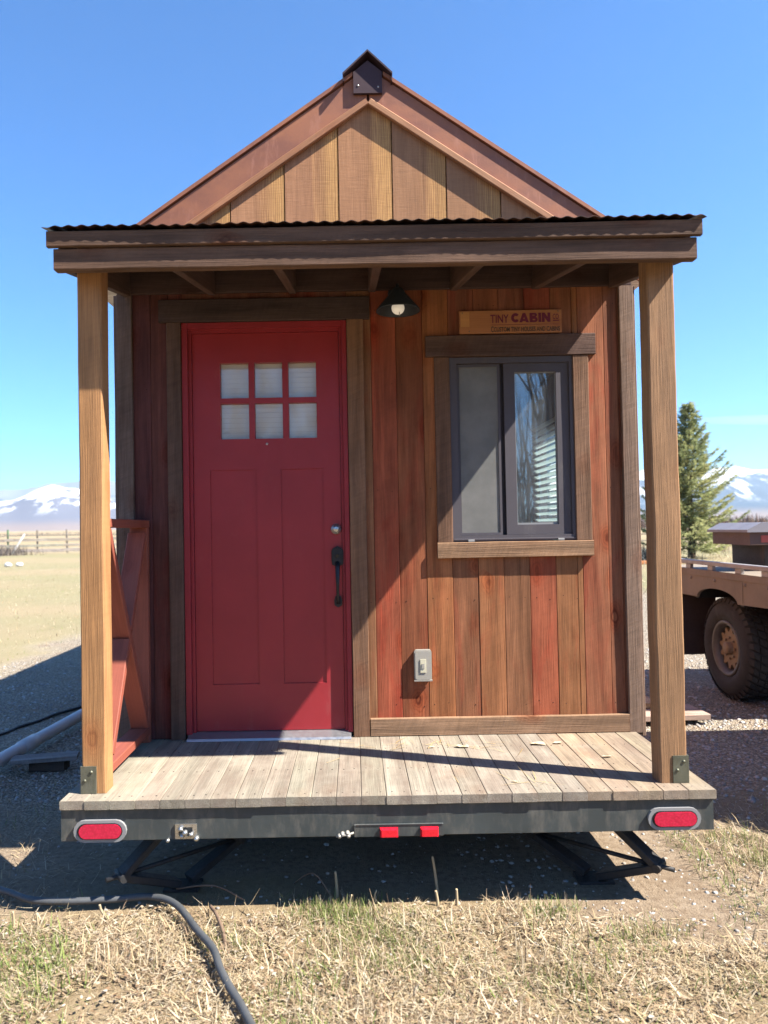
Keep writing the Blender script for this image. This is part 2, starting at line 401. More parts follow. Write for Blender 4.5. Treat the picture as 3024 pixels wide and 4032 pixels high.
# front wall: vertical boards cut round the door and the window
fw = MB()
edges = [-1.345, -1.275, -1.180, -1.085, -1.015, -.60, -.155, -.027, .103, .243, .378, .512, .644, .778, .915, 1.055, 1.190, 1.262, 1.335]
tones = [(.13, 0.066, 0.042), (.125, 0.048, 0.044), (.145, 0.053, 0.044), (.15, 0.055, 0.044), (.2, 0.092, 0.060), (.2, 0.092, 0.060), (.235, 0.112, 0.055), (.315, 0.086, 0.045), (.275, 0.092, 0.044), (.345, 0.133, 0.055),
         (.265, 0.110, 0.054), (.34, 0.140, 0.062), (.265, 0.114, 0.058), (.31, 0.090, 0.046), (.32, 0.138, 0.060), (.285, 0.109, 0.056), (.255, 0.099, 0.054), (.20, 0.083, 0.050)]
holes = [(-1.026, -.150, 0, 2.64), (.378, 1.026, 1.468, 2.432)]
for i in range(len(edges) - 1):
    segs = [(edges[i], edges[i + 1], DZ + .004, 2.952)]
    for (hx0, hx1, hz0, hz1) in holes:
        out = []
        for (a, b, c, d) in segs:
            if b <= hx0 + .001 or a >= hx1 - .001: out.append((a, b, c, d)); continue
            if a < hx0 - .004: out.append((a, hx0, c, d))
            if b > hx1 + .004: out.append((hx1, b, c, d))
            a2, b2 = max(a, hx0), min(b, hx1)
            if c < hz0 - .004: out.append((a2, b2, c, hz0))
            if d > hz1 + .004: out.append((a2, b2, hz1, d))
        segs = out
    for (a, b, c, d) in segs:
        dy = rnd.uniform(-.0015, .0015)
        t = jit(tones[i], .06)
        if c > 2.4 and -.1 < a < 1.1: t = tuple(x * y for x, y in zip(t, (.85, .8, .95)))  # boards above the window tinted darker and bluer: porch shade in their colour
        sd = (i * 7.3, i * 3.1, i * 1.7)
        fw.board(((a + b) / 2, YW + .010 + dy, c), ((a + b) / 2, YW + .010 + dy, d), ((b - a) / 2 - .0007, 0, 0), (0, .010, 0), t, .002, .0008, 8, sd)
for i in range(len(edges) - 1):
    if edges[i + 1] - edges[i] < .06: continue
    for z in (.63, 1.17, 1.74, 2.30, 2.70):
        for f_ in (.22, .78):
            x = edges[i] + (edges[i + 1] - edges[i]) * f_ + rnd.uniform(-.006, .006); zz = z + rnd.uniform(-.012, .012)
            if any(a - .01 < x < b + .01 and c < zz < d for a, b, c, d in holes) or rnd.random() < .25: continue
            fw.lathe([(0, -.0012), (.0022, -.001), (.0028, .002)], (x, YW, zz), 'y', 8, (.035, .022, .018))
fw.bx(-1.335, -1.03, YW + .021, YW + .05, .45, 2.95, 'z', (.02, .015, .012)); fw.bx(-.15, .378, YW + .021, YW + .05, .45, 2.95, 'z', (.02, .015, .012))
fw.bx(1.026, 1.335, YW + .021, YW + .05, .45, 2.95, 'z', (.02, .015, .012)); fw.bx(.378, 1.026, YW + .021, YW + .05, .45, 1.468, 'z', (.02, .015, .012))
fw.bx(.378, 1.026, YW + .021, YW + .05, 2.432, 2.95, 'z', (.02, .015, .012)); fw.bx(-1.03, -.15, YW + .021, YW + .05, 2.64, 2.95, 'z', (.02, .015, .012))
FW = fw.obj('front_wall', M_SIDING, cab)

# gable wall: wide boards with dark grooves between them
AX = -.017                                               # ridge line
gw = MB()
ge = [-1.20, -1.035, -.752, -.466, -.181, .102, .386, .670, .955, 1.17]
zr = lambda x: 3.800 - .679 * abs(x - AX)
for i in range(len(ge) - 1):
    a, b = ge[i] + .0035, ge[i + 1] - .0035
    pts = [(a, 2.955), (b, 2.955), (b, max(zr(b), 2.97))]
    if a < AX < b: pts.append((AX, zr(AX)))
    pts.append((a, max(zr(a), 2.97)))
    n = len(pts); W = .285; t = jit((.42, .215, .112), .05); o = i * 5.7
    vs = [(x, YW, z) for x, z in pts] + [(x, YW + .02, z) for x, z in pts]
    gc = [(z + o, x - a + o * .6, (x - ge[i + 1] + W) / W) for x, z in pts] * 2
    fs = [tuple(range(n)), tuple(range(2 * n - 1, n - 1, -1))] + [(k, k + n, (k + 1) % n + n, (k + 1) % n) for k in range(n)]
    gw.add(vs, fs, t, gc)
gw.prism([(-1.25, 0, 2.955), (1.22, 0, 2.955), (AX, 0, 3.80)], (0, YW + .0205, 0), (0, YW + .04, 0), (.03, .02, .018))
gw.obj('gable_wall', M_GABLE, cab)

# other walls, floor and inside (seen through the glass)
YB = 9.6
def wall_boards(name, x, y0, y1, z0, z1, nx, hole=None):
    b = MB(); y = y0
    while y < y1 - .01:
        e = min(y + .136, y1); t = jit(rnd.choice(RED + ORA + BRN), .1)
        segs = [(z0, z1)]
        if hole and y < hole[1] and e > hole[0]: segs = [(z0, hole[2]), (hole[3], z1)]
        for c, d in segs: b.bx(x - .01, x + .01, y + .001, e - .001, c, d, 'z', t, .002)
        y = e
    return b
HOLE = (4.86, 5.68, 1.42, 2.28)
wl = wall_boards('l', -1.335, 3.905, YB, .44, 2.93, -1); wl.bx(-1.324, -1.30, 3.905, YB, .44, 2.93, 'z', (.35, .3, .25)); wl.obj('side_wall', M_SIDING, cab)
wr = wall_boards('r', 1.322, 3.905, YB, .44, 2.93, 1, HOLE)
for y0, y1, z0, z1 in ((3.905, HOLE[0], .44, 2.93), (HOLE[1], YB, .44, 2.93), (HOLE[0], HOLE[1], .44, HOLE[2]), (HOLE[0], HOLE[1], HOLE[3], 2.93)):
    wr.bx(1.287, 1.311, y0, y1, z0, z1, 'z', (.35, .3, .25))
wr.obj('side_wall', M_SIDING, cab)
bw = MB(); x = -1.32
while x < 1.30:
    e = min(x + .136, 1.31); bw.prism([(x, 0, .44), (e - .002, 0, .44), (e - .002, 0, zr(e) + .1), (x, 0, zr(x) + .1)], (0, YB, 0), (0, YB + .02, 0), jit(rnd.choice(RED + BRN))); x = e
bw.obj('back_wall', M_SIDING, cab)
inn = MB(); inn.bx(-1.29, 1.28, 3.91, YB, .44, .47, 'y', (.30, .2, .12)); inn.bx(-1.29, 1.28, 3.91, YB, 2.60, 2.62, 'y', (.5, .45, .38))
inn.bx(-1.28, 1.27, 6.9, 6.93, .47, 2.6, 'z', (.40, .36, .30))
inn.obj('interior', M_INT, cab)
# side window with its blind, sunlit from outside
sw = MB()
for y0, y1, z0, z1 in ((HOLE[0], HOLE[1], HOLE[2], HOLE[2] + .05), (HOLE[0], HOLE[1], HOLE[3] - .05, HOLE[3]), (HOLE[0], HOLE[0] + .05, HOLE[2] + .05, HOLE[3] - .05), (HOLE[1] - .05, HOLE[1], HOLE[2] + .05, HOLE[3] - .05)):
    sw.bx(1.29, 1.345, y0, y1, z0, z1, 'y', (1, 1, 1))
SW = sw.obj('window', M_VINYL, cab)
MB().bx(1.315, 1.319, HOLE[0] + .05, HOLE[1] - .05, HOLE[2] + .05, HOLE[3] - .05, 'z', (1, 1, 1), .001).obj('pane', M_GLASS, SW)
sb = MB(); z = HOLE[2] - .02
while z < HOLE[3]:
    sb.sheet((1.262, HOLE[0] - .02, z), (1.262, HOLE[1] + .02, z), (.0125, 0, -.010)); z += .046
sb.obj('blind', M_WHITE, SW)

# corner boards (front face and the return on the side wall)
for x0, x1, t, xs in ((-1.352, -1.272, (0.151, 0.109, 0.090), -1), (1.270, 1.342, (0.224, 0.147, 0.104), 1)):
    m = MB(); m.bx(x0, x1, 3.828, 3.8495, .472 if xs > 0 else .48, 2.79, 'z', t, .003, .004, 34); m.obj('corner_board', M_GREY, cab)
    m = MB(); a = x1 - .001 if xs > 0 else x0 - .02
    m.bx(a, a + .02, 3.85, 3.93, .45, 2.79, 'z', t, .003, .002, 20); m.obj('corner_board', M_GREY, cab)

# door, its red frame and weathered casing
DT = (.105, .088, .075)
c_ = MB(); c_.bx(-1.092, -1.018, 3.826, 3.8495, DZ + .002, 2.637, 'z', (0.120, 0.072, 0.053), .003, .002, 24); c_.obj('door_casing', M_TRIM, cab)
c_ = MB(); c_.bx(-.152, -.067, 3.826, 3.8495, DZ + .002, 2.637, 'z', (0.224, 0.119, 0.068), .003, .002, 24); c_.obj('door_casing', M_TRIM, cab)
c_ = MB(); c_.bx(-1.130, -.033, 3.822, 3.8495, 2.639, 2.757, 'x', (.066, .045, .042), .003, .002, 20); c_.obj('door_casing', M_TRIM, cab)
c_ = MB(); c_.bx(-.064, 1.268, 3.824, 3.8495, DZ + .002, .567, 'x', (0.291, 0.176, 0.104), .003, .0025, 24); c_.obj('base_board', M_TRIM, cab)
df = MB()
for x0, x1, z0, z1, y in ((-1.016, -.985, .50, 2.636, 3.838), (-.180, -.154, .50, 2.636, 3.838), (-.985, -.180, 2.606, 2.636, 3.838), (-.985, -.968, .50, 2.606, 3.856), (-.195, -.180, .50, 2.606, 3.856), (-.968, -.195, 2.586, 2.606, 3.856)):
    df.bx(x0, x1, y, 3.93, z0, z1, 'z', (1, 1, 1), .002)
df.obj('door_frame', M_DFRAME, cab)
th = MB(); th.prism([(0, 3.790, DZ + .001), (0, 3.797, DZ + .012), (0, 3.86, DZ + .030), (0, 3.95, DZ + .030), (0, 3.95, DZ + .001)], (-1.005, 0, 0), (-.165, 0, 0)); th.obj('threshold', M_ALU, cab)
PX = [-.822, -.672, -.642, -.495, -.464, -.317]; PZ = [2.028, 2.215, 2.243, 2.430]
xs = [-.966, -.892] + PX[:1]; xs = sorted(set([-.966, -.197, -.880, -.637, -.510, -.288] + PX)); zs = sorted(set([.508, 2.584, .748, 1.866] + PZ))
def ddep(i, j):
    cx, cz = (xs[i] + xs[i + 1]) / 2, (zs[j] + zs[j + 1]) / 2
    for a in (0, 2, 4):
        if PX[a] < cx < PX[a + 1] and (PZ[0] < cz < PZ[1] or PZ[2] < cz < PZ[3]): return None
    if .748 < cz < 1.866 and (-.880 < cx < -.637 or -.510 < cx < -.288): return .007
    return 0
door = MB().relief(xs, zs, ddep, 3.868, 3.908).obj('door', M_DOOR, cab)
mo = MB()                                                # thin lip round the lights
for a in (0, 2, 4):
    for b in (0, 2):
        x0, x1, z0, z1 = PX[a], PX[a + 1], PZ[b], PZ[b + 1]
        MB().bx(x0 + .0005, x1 - .0005, 3.886, 3.890, z0 + .0005, z1 - .0005, 'z', (1, 1, 1), .001).obj('pane', M_DGLASS, door)
bl = MB(); z = 2.0
while z < 2.47:
    bl.sheet((-.84, 3.911, z), (-.30, 3.911, z), (0, -.002, .0125)); z += .0262
bl.obj('blind', M_WHITE, door)
kn = MB(); kn.lathe([(0, -.030), (.012, -.030), (.015, -.028), (.016, -.022), (.024, -.020), (.027, -.012), (.0285, 0)], (-.226, 3.868, 1.547), 'y', 28); kn.obj('deadbolt', M_CHROME, door)
MB().lathe([(0, -.005), (.006, -.004), (.007, 0)], (-.580, 3.868, 2.0), 'y', 14).obj('peephole', M_CHROME, door)
h = MB(); sx, sz = -.221, 1.407
pl = [(-.029, -.045), (-.012, -.052), (.012, -.052), (.029, -.045), (.031, -.02), (.031, .026), (.024, .038), (0, .052), (-.024, .038), (-.031, .026), (-.031, -.02)]
h.prism([(sx + a, 0, sz + b) for a, b in pl], (0, 3.852, 0), (0, 3.868, 0)); h.prism([(sx + a * .8, 0, sz + b * .85) for a, b in pl], (0, 3.842, 0), (0, 3.852, 0))
h.tube([(sx, 3.846, 1.372), (sx, 3.822, 1.345), (sx, 3.806, 1.30), (sx, 3.803, 1.25), (sx, 3.808, 1.21), (sx, 3.826, 1.178), (sx, 3.852, 1.165)], [.013, .012, .0105, .008, .0075, .009, .011], 12)
h.prism([(sx + a, 0, 1.165 + b) for a, b in ((-.014, .034), (.014, .034), (.021, .01), (.019, -.014), (0, -.026), (-.019, -.014), (-.021, .01))], (0, 3.851, 0), (0, 3.868, 0))
h.tube([(sx, 3.85, 1.402), (sx, 3.83, 1.412), (sx, 3.822, 1.409)], [.007, .006, .009], 8)
h.obj('door_handle', M_BLACK, door)

# window with vinyl frame, sliding sash, insect screen, clear pane
wc = MB(); wc.bx(.300, .380, 3.828, 3.8495, 1.468, 2.430, 'z', (0.166, 0.091, 0.057), .003, .002, 18); wc.obj('window_casing', M_TRIM, cab)
wc = MB(); wc.bx(1.022, 1.102, 3.828, 3.8495, 1.468, 2.430, 'z', (0.213, 0.120, 0.074), .003, .002, 18); wc.obj('window_casing', M_TRIM, cab)
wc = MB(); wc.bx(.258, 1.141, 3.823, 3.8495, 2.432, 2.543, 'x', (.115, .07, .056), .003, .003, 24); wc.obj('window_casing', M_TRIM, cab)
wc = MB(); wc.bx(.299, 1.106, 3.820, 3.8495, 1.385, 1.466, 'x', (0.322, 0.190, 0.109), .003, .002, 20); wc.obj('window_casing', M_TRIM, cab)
wx = [.381, .418, .664, .671, 1.000, 1.021]; wz = [1.470, 1.500, 2.398, 2.429]
vf = MB().relief([.381, .418, 1.003, 1.021], wz, lambda i, j: None if (i == 1 and j == 1) else 0, 3.838, 3.92)
vf.bx(.386, 1.018, 3.834, 3.8385, 1.476, 1.484, 'x'); WIN = vf.obj('window', M_VINYL, cab)
fs_ = MB().relief([.664, .720, .937, 1.002], [1.501, 1.552, 2.351, 2.397], lambda i, j: None if (i == 1 and j == 1) else 0, 3.850, 3.89); fs_.obj('sash', M_VINYL, WIN)
bs = MB().relief([.419, .448, .640, .668], [1.501, 1.535, 2.365, 2.397], lambda i, j: None if (i == 1 and j == 1) else 0, 3.892, 3.918); bs.obj('sash', M_VINYL, WIN)
MB().bx(.7205, .9365, 3.868, 3.872, 1.5525, 2.3505, 'z', (1, 1, 1), .001).obj('pane', M_GLASS, WIN)
MB().bx(.4485, .6395, 3.903, 3.907, 1.5355, 2.3645, 'z', (1, 1, 1), .001).obj('pane', M_GLASS, WIN)
MB().relief([.7195, .724, .932, .9375], [1.5515, 1.562, 2.347, 2.352], lambda i, j: None if (i == 1 and j == 1) else 0, 3.860, 3.867).obj('gasket', M_BEZEL, WIN)
sc = MB(); sc.add([(.419, 3.862, 1.501), (.645, 3.862, 1.501), (.645, 3.862, 2.396), (.419, 3.862, 2.396)], [(0, 1, 2, 3)]); sc.add([(.419, 3.8622, 1.501), (.645, 3.8622, 1.501), (.645, 3.8622, 2.396), (.419, 3.8622, 2.396)], [(3, 2, 1, 0)])
sc.obj('insect_screen', M_SCREEN, WIN)
sf = MB().relief([.419, .432, .632, .645], [1.501, 1.514, 2.383, 2.396], lambda i, j: None if (i == 1 and j == 1) else 0, 3.857, 3.861); sf.obj('screen_frame', M_VINYL, WIN)
for x in (.475, .940): MB().bx(x - .016, x + .016, 3.826, 3.837, 1.4665, 1.479, 'x', (1, 1, 1), .002).obj('weep_cover', M_BEZEL, WIN)

# roof, rakes, ridge cap
def slab(b, sgn, x0, x1, y0, y1, zt, th):
    f = lambda x: zt - .686 * x
    b.prism([(AX + sgn * x0, 0, f(x0)), (AX + sgn * x1, 0, f(x1)), (AX + sgn * x1, 0, f(x1) - th), (AX + sgn * x0, 0, f(x0) - th)], (0, y0, 0), (0, y1, 0))
for sgn in (-1, 1):
    b = MB(); slab(b, sgn, .08, 1.50, 3.822, YB + .25, 3.996, .022)
    for k in range(15):
        y = 4.05 + k * .4; f = lambda x: 3.996 - .686 * x + .001
        b.prism([(AX + sgn * .12, y, f(.12)), (AX + sgn * 1.495, y, f(1.495)), (AX + sgn * 1.495, y, f(1.495) + .02), (AX + sgn * .12, y, f(.12) + .02)], (0, -.012, 0), (0, .012, 0))
    b.obj('roof_panel', M_RUST, cab)
    b = MB(); slab(b, sgn, .005, 1.46, 3.835, 3.849, 3.966, .19); b.obj('rake_fascia', M_RUST, cab)
    b = MB(); f = lambda x: 3.788 - .679 * x; wv = Vector((.679 * sgn, 0, 1)).normalized() * .017
    b.board((AX + sgn * .006, 3.832, f(.006)), (AX + sgn * 1.30, 3.832, f(1.30)), wv, (0, .014, 0), (.38, .175, .085) if sgn < 0 else (.42, .21, .105), .004, .001, 12); b.obj('rake_trim', M_STAIN, cab)
    b = MB(); b.prism([(AX + sgn * 1.32, 0, 3.02), (AX + sgn * 1.50, 0, 2.90), (AX + sgn * 1.50, 0, 2.87), (AX + sgn * 1.32, 0, 2.87)], (0, 3.9, 0), (0, YB + .2, 0)); b.obj('eave_soffit', M_BEAM, cab)
rc = MB(); o = .012
top = [(AX - .130, 3.862 + o), (AX - .132, 3.905 + o), (AX, 4.027 + o), (AX + .128, 3.905 + o), (AX + .126, 3.862 + o)]
low = [(x * .985 + AX * .015, z - .010) for x, z in top]; low[0] = (AX - .124, 3.862 + o); low[-1] = (AX + .120, 3.862 + o)
pp = [(x, 0, z) for x, z in top] + [(x, 0, z) for x, z in reversed(low)]
rc.prism(pp, (0, 3.79, 0), (0, YB + .28, 0)); RC = rc.obj('ridge_cap', M_CAP, cab)
ep = MB(); ep.prism([(AX - .076, 0, 3.822), (AX + .074, 0, 3.822), (AX + .074, 0, 3.935), (AX, 0, 3.995), (AX - .076, 0, 3.935)], (0, 3.815, 0), (0, 3.833, 0)); ep.obj('end_plate', M_CAP, RC)
for x, z in ((AX - .052, 3.862), (AX + .053, 3.853)): MB().lathe([(0, -.004), (.0045, -.003), (.0055, 0)], (x, 3.815, z), 'y', 10).obj('screw', M_CHROME, RC)

# porch roof
zs_ = lambda y: 2.768 + .19 * (y - 2.905)
cs = MB(); nx = 384; X0, X1 = -1.350, 1.290; vs = []; fs2 = []
for j, y in enumerate((2.905, 3.862)):
    for t in (0, -.0016):
        for i in range(nx + 1):
            x = X0 + (X1 - X0) * i / nx
            y = y if j else 2.9015 + .0045 * (abs(x + .03) / 1.32) ** 3 + .0022 * mnoise.noise(Vector((x * 2.1, 4, 7)))
            dz = .0036 * math.cos(2 * math.pi * (x - X0) / .0535) + (.004 * mnoise.noise(Vector((x * 3, y, 0))))
            edge = max(0, 1 - (x - X0) / .03, 1 - (X1 - x) / .03) * .006
            vs.append((x, y, zs_(y) + dz + t - edge))
q = nx + 1
for i in range(nx):
    fs2 += [(i, i + 1, 2 * q + i + 1, 2 * q + i), (q + i, 3 * q + i, 3 * q + i + 1, q + i + 1), (i, q + i, q + i + 1, i + 1)]
cs.add(vs, fs2); PR = cs.obj('porch_roof', M_CORR, cab)
sh = MB(); zb = lambda y: zs_(y) - .010
for k in range(6):
    a, b = 2.950 + k * .15, 2.950 + (k + 1) * .15 - .003
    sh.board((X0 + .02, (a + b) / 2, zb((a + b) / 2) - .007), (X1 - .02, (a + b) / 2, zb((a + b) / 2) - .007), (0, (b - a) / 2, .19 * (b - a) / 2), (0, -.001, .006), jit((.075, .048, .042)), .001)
sh.obj('sheathing', M_RAFT, PR)
FA = (.14, .083, .055)
b = MB(); b.bx(-1.338, 1.279, 2.921, 2.945, 2.694, 2.756, 'x', FA, .003, .003, 40); b.obj('fascia_board', M_BEAM, PR)
b = MB(); b.bx(-1.316, 1.263, 2.9385, 2.985, 2.606, 2.692, 'x', (.145, .085, .056), .004, .003, 40); b.obj('porch_beam', M_BEAM, cab)
for i, x in enumerate((-1.294, -.852, -.430, -.016, .412, .838, 1.240)):
    y0 = 2.986; r = MB(); d = .069
    zc = lambda y: zb(y) - .014 - d
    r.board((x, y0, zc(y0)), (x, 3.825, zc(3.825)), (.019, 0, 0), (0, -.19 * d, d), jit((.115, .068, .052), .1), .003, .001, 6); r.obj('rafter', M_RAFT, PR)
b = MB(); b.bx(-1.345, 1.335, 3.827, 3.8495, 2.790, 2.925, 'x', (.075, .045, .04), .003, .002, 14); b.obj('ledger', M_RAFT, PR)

# porch posts with steel corner brackets
for x0, x1, sgn in ((-1.273, -1.172, -1), (1.113, 1.226, 1)):
    p = MB(); tt = (.43, .215, .085) if sgn < 0 else (.325, .178, .085)
    p.bx(x0, x1, 3.072, 3.165, DZ + .001, 2.752, 'z', tt, .006, .005 if sgn > 0 else .002, 60)
    P_ = p.obj('post', M_POST, cab)
    k = MB(); a = x0 - .004 if sgn < 0 else x1 - .062
    k.bx(a, a + .066, 3.067, 3.0715, DZ + .002, .588, 'z', (1, 1, 1), .002)
    s_ = x0 - .0055 if sgn < 0 else x1 + .001
    k.bx(s_, s_ + .0045, 3.0716, 3.15, DZ + .002, .588, 'z', (1, 1, 1), .002)
    for dx, dz in ((.018, .055), (.045, .09)): k.lathe([(0, -.005), (.006, -.004), (.0065, 0)], (a + dx, 3.067, DZ + dz), 'y', 10)
    k.obj('bracket', M_GALV, P_)

# deck
SCREWS = []
dk = MB(); x = -1.334; i = 0
while x < 1.295:
    wd_ = .101 if x < 1.18 else 1.302 - x
    t = jit((.285, .25, .195), .08); y0 = 2.988 + rnd.uniform(-.002, .003)
    if x > .7: t = tuple(a * b for a, b in zip(t, (1.05, .92, .82)))
    dk.bx(x + .0006, x + wd_ - .0006, y0, 3.852, DZ - .035, DZ + rnd.uniform(-.001, .001), 'y', t, .0024, .001, 6)
    for yy_ in (3.032, 3.33, 3.62):
        for f_ in (.25, .75): SCREWS.append((x + wd_ * f_ + rnd.uniform(-.004, .004), yy_ + rnd.uniform(-.006, .006)))
    x += wd_
for x, y in SCREWS: dk.lathe([(0, .0012), (.0035, .001), (.0042, -.002)], (x, y, DZ), 'z', 8, (.06, .05, .042))
dk.obj('deck', M_DECK, cab)

# side rail with a crossed brace, on the left
C1 = (.33, .092, .058)
SR = bpy.data.objects.new('railing', None); COL.objects.link(SR); SR.location = (-1.236, 3.5, .515); SR.parent = cab; SR.matrix_parent_inverse = Matrix.Translation(-world_loc(cab))
for y0 in (3.167, 3.787): sr = MB(); sr.bx(-1.282, -1.192, y0, y0 + .038, DZ + .002, 1.571, 'z', C1, .003, .001, 8); sr.obj('stile', M_STAIN, SR)
b = MB(); b.bx(-1.284, -1.190, 3.166, 3.826, 1.572, 1.611, 'y', C1, .003, .001, 8); b.obj('top_rail', M_STAIN, SR)
b = MB(); b.bx(-1.284, -1.190, 3.206, 3.786, .517, .556, 'y', C1, .003, .001, 8); b.obj('bottom_rail', M_STAIN, SR)
def brace(p0, p1, xo, hw):
    a, c = Vector(p0), Vector(p1); d = (c - a).normalized(); nrm = Vector((0, -d.z, d.y))
    b = MB(); b.board(a, c, (hw, 0, 0), nrm * .018, jit(C1, .05), .003, .001, 6); b.obj('brace', M_STAIN, SR)
brace((-1.236, 3.215, 1.562), (-1.236, 3.778, .566), 0, .044)
m_ = Vector((-1.236, 3.4965, 1.064)); d_ = Vector((0, -.563, -.996)).normalized()
brace(tuple(m_ - d_ * .545), tuple(m_ - d_ * .024), 0, .044); brace(tuple(m_ + d_ * .024), tuple(m_ + d_ * .545), 0, .044)

# trailer frame, lamps, jacks, wheels
tf = MB()
tf.bx(-1.332, 1.294, 3.001, 3.010, .311, .4395, 'x', (1, 1, 1), .002); tf.bx(-1.332, 1.294, 3.0102, 3.06, .311, .319, 'x', (1, 1, 1), .002); tf.bx(-1.332, 1.294, 3.0102, 3.06, .431, .4395, 'x', (1, 1, 1), .002)
for x in (-1.325, 1.245):
    tf.bx(x, x + .042, 3.062, YB, .315, .437, 'y', (1, 1, 1), .004)
for k in range(12): tf.bx(-1.28, 1.243, 3.45 + k * .52, 3.50 + k * .52, .36, .437, 'x', (1, 1, 1), .004)
tf.bx(-1.28, 1.243, 3.07, YB, .4375, .4393, 'x', (1, 1, 1), .0005)
TF = tf.obj('trailer_frame', M_FRAME, cab)
def oval(b, cx, cz, w_, h_, y0, y1, n=9):
    r = h_ / 2; pts = []
    for k in range(n): t = math.pi / 2 - math.pi * k / (n - 1); pts.append((cx + w_ / 2 - r + r * math.cos(t), 0, cz + r * math.sin(t)))
    for k in range(n): t = -math.pi / 2 - math.pi * k / (n - 1); pts.append((cx - w_ / 2 + r + r * math.cos(t), 0, cz + r * math.sin(t)))
    b.prism(pts, (0, y0, 0), (0, y1, 0)); return b
for x, z in ((-1.172, .354), (1.132, .362)):
    b = oval(MB(), x, z, .212, .088, 2.988, 3.0005); T = b.obj('tail_light', M_BEZEL, cab)
    oval(MB(), x, z, .182, .064, 2.9865, 2.9878).obj('gasket', M_BLACK, T)
    b = oval(MB(), x + .002, z, .170, .056, 2.983, 2.9864); b.obj('lens', M_LENS, T)
mb = MB(); mb.bx(-.152, .205, 2.990, 3.0005, .311, .361, 'x', (1, 1, 1), .003)
MBO = mb.obj('marker_light_bar', M_FRAME, cab)
b = MB(); b.bx(-.145, .200, 2.9885, 2.9897, .354, .3605, 'x'); b.obj('steel_lip', M_DARKST, MBO)
for x in (-.014, .148):
    b = MB(); b.prism([(x - .036, 0, .311), (x + .036, 0, .311), (x + .036, 0, .349), (x - .036, 0, .349)], (0, 2.984, 0), (0, 2.9895, 0))
    vs = [(x - .036, 2.984, .311), (x + .036, 2.984, .311), (x + .036, 2.984, .349), (x - .036, 2.984, .349), (x - .03, 2.972, .316), (x + .03, 2.972, .316), (x + .03, 2.972, .343), (x - .03, 2.972, .343)]
    b.add(vs, [(4, 5, 6, 7), (0, 1, 5, 4), (1, 2, 6, 5), (2, 3, 7, 6), (3, 0, 4, 7)]); b.obj('marker_light', M_MARK, MBO)
hb = MB(); hb.relief([-.872, -.858, -.802, -.785], [.316, .326, .362, .374], lambda i, j: None if (i == 1 and j == 1) else 0, 2.994, 3.0005)
for x, y, z, r in ((-.848, 2.986, .358, .011), (-.830, 2.984, .344, .012), (-.842, 2.988, .330, .010), (-.806, 2.986, .336, .010), (-.785, 2.988, .319, .012), (-.900, 2.99, .312, .009)):
    hb.lathe([(0, -r), (r * .6, -r * .8), (r, -.1 * r), (r * .8, .012)], (x, y, z), 'y', 8)
hb.obj('plate_bracket', M_CHROME, cab)
wr_ = MB()
for x, z in ((-.212, .318), (-.200, .326), (-.180, .330), (-.176, .319)): wr_.lathe([(0, -.012), (.008, -.008), (.009, .004), (.004, .01)], (x, 2.99, z), 'y', 8)
wr_.tube([(-.225, 2.995, .314), (-.20, 2.982, .322), (-.178, 2.985, .324), (-.155, 2.99, .330)], .004, 6)
wr_.obj('wire_connector', M_OUTLET, cab)
for x in (-1.235, 1.0):
    for y in (6.35, 7.15):
        m = MB(); m.lathe([(.17, .0), (.29, .0), (.325, .03), (.33, .06), (.33, .15), (.325, .18), (.29, .21), (.17, .21)], (x, y, .328), 'x', 40); W1 = m.obj('wheel', M_DARKST, cab)
        h_ = MB(); h_.lathe([(0, .03), (.05, .03), (.06, .05), (.15, .06), (.17, .01)] if x < 0 else [(0, .18), (.05, .18), (.06, .16), (.15, .15), (.17, .20)], (x, y, .328), 'x', 24); h_.obj('rim', M_BEZEL, W1)
for sgn in (-1, 1):
    c0 = Vector((.885 * sgn - (.02 if sgn < 0 else 0), 3.26, 0)); d = Vector((.215 * sgn, -.18, 0)); zt, ze, zf = .315, .135, .012
    up = Vector((0, 0, 1)); side = d.cross(up).normalized()
    j = MB()
    for a, bb in (((c0 + up * zt + d * .12), (c0 + d + up * ze)), ((c0 + up * zt - d * .12), (c0 - d + up * ze)), ((c0 + d + up * ze), (c0 + d * .1 + up * (zf + .015))), ((c0 - d + up * ze), (c0 - d * .1 + up * (zf + .015)))):
        nn = (bb - a).normalized().cross(side)
        j.board(a, bb, side * .034, nn * .016, (1, 1, 1), .004)
    j.tube([c0 - d * 1.12 + up * ze, c0 + d * 1.22 + up * ze], .010, 8)
    e = c0 + d * .0; j.bx(e.x - .075, e.x + .075, e.y - .055, e.y + .055, 0.0, .012, 'x', (1, 1, 1), .002)
    j.bx(e.x - .06, e.x + .06, e.y - .04, e.y + .04, .3115, .3145, 'x', (1, 1, 1), .001)
    for s in (-1, 1): j.tube([c0 + d * s + up * ze - side * .04, c0 + d * s + up * ze + side * .04], .018, 10)
    j.obj('stabilizer_jack', M_DARKST, cab)

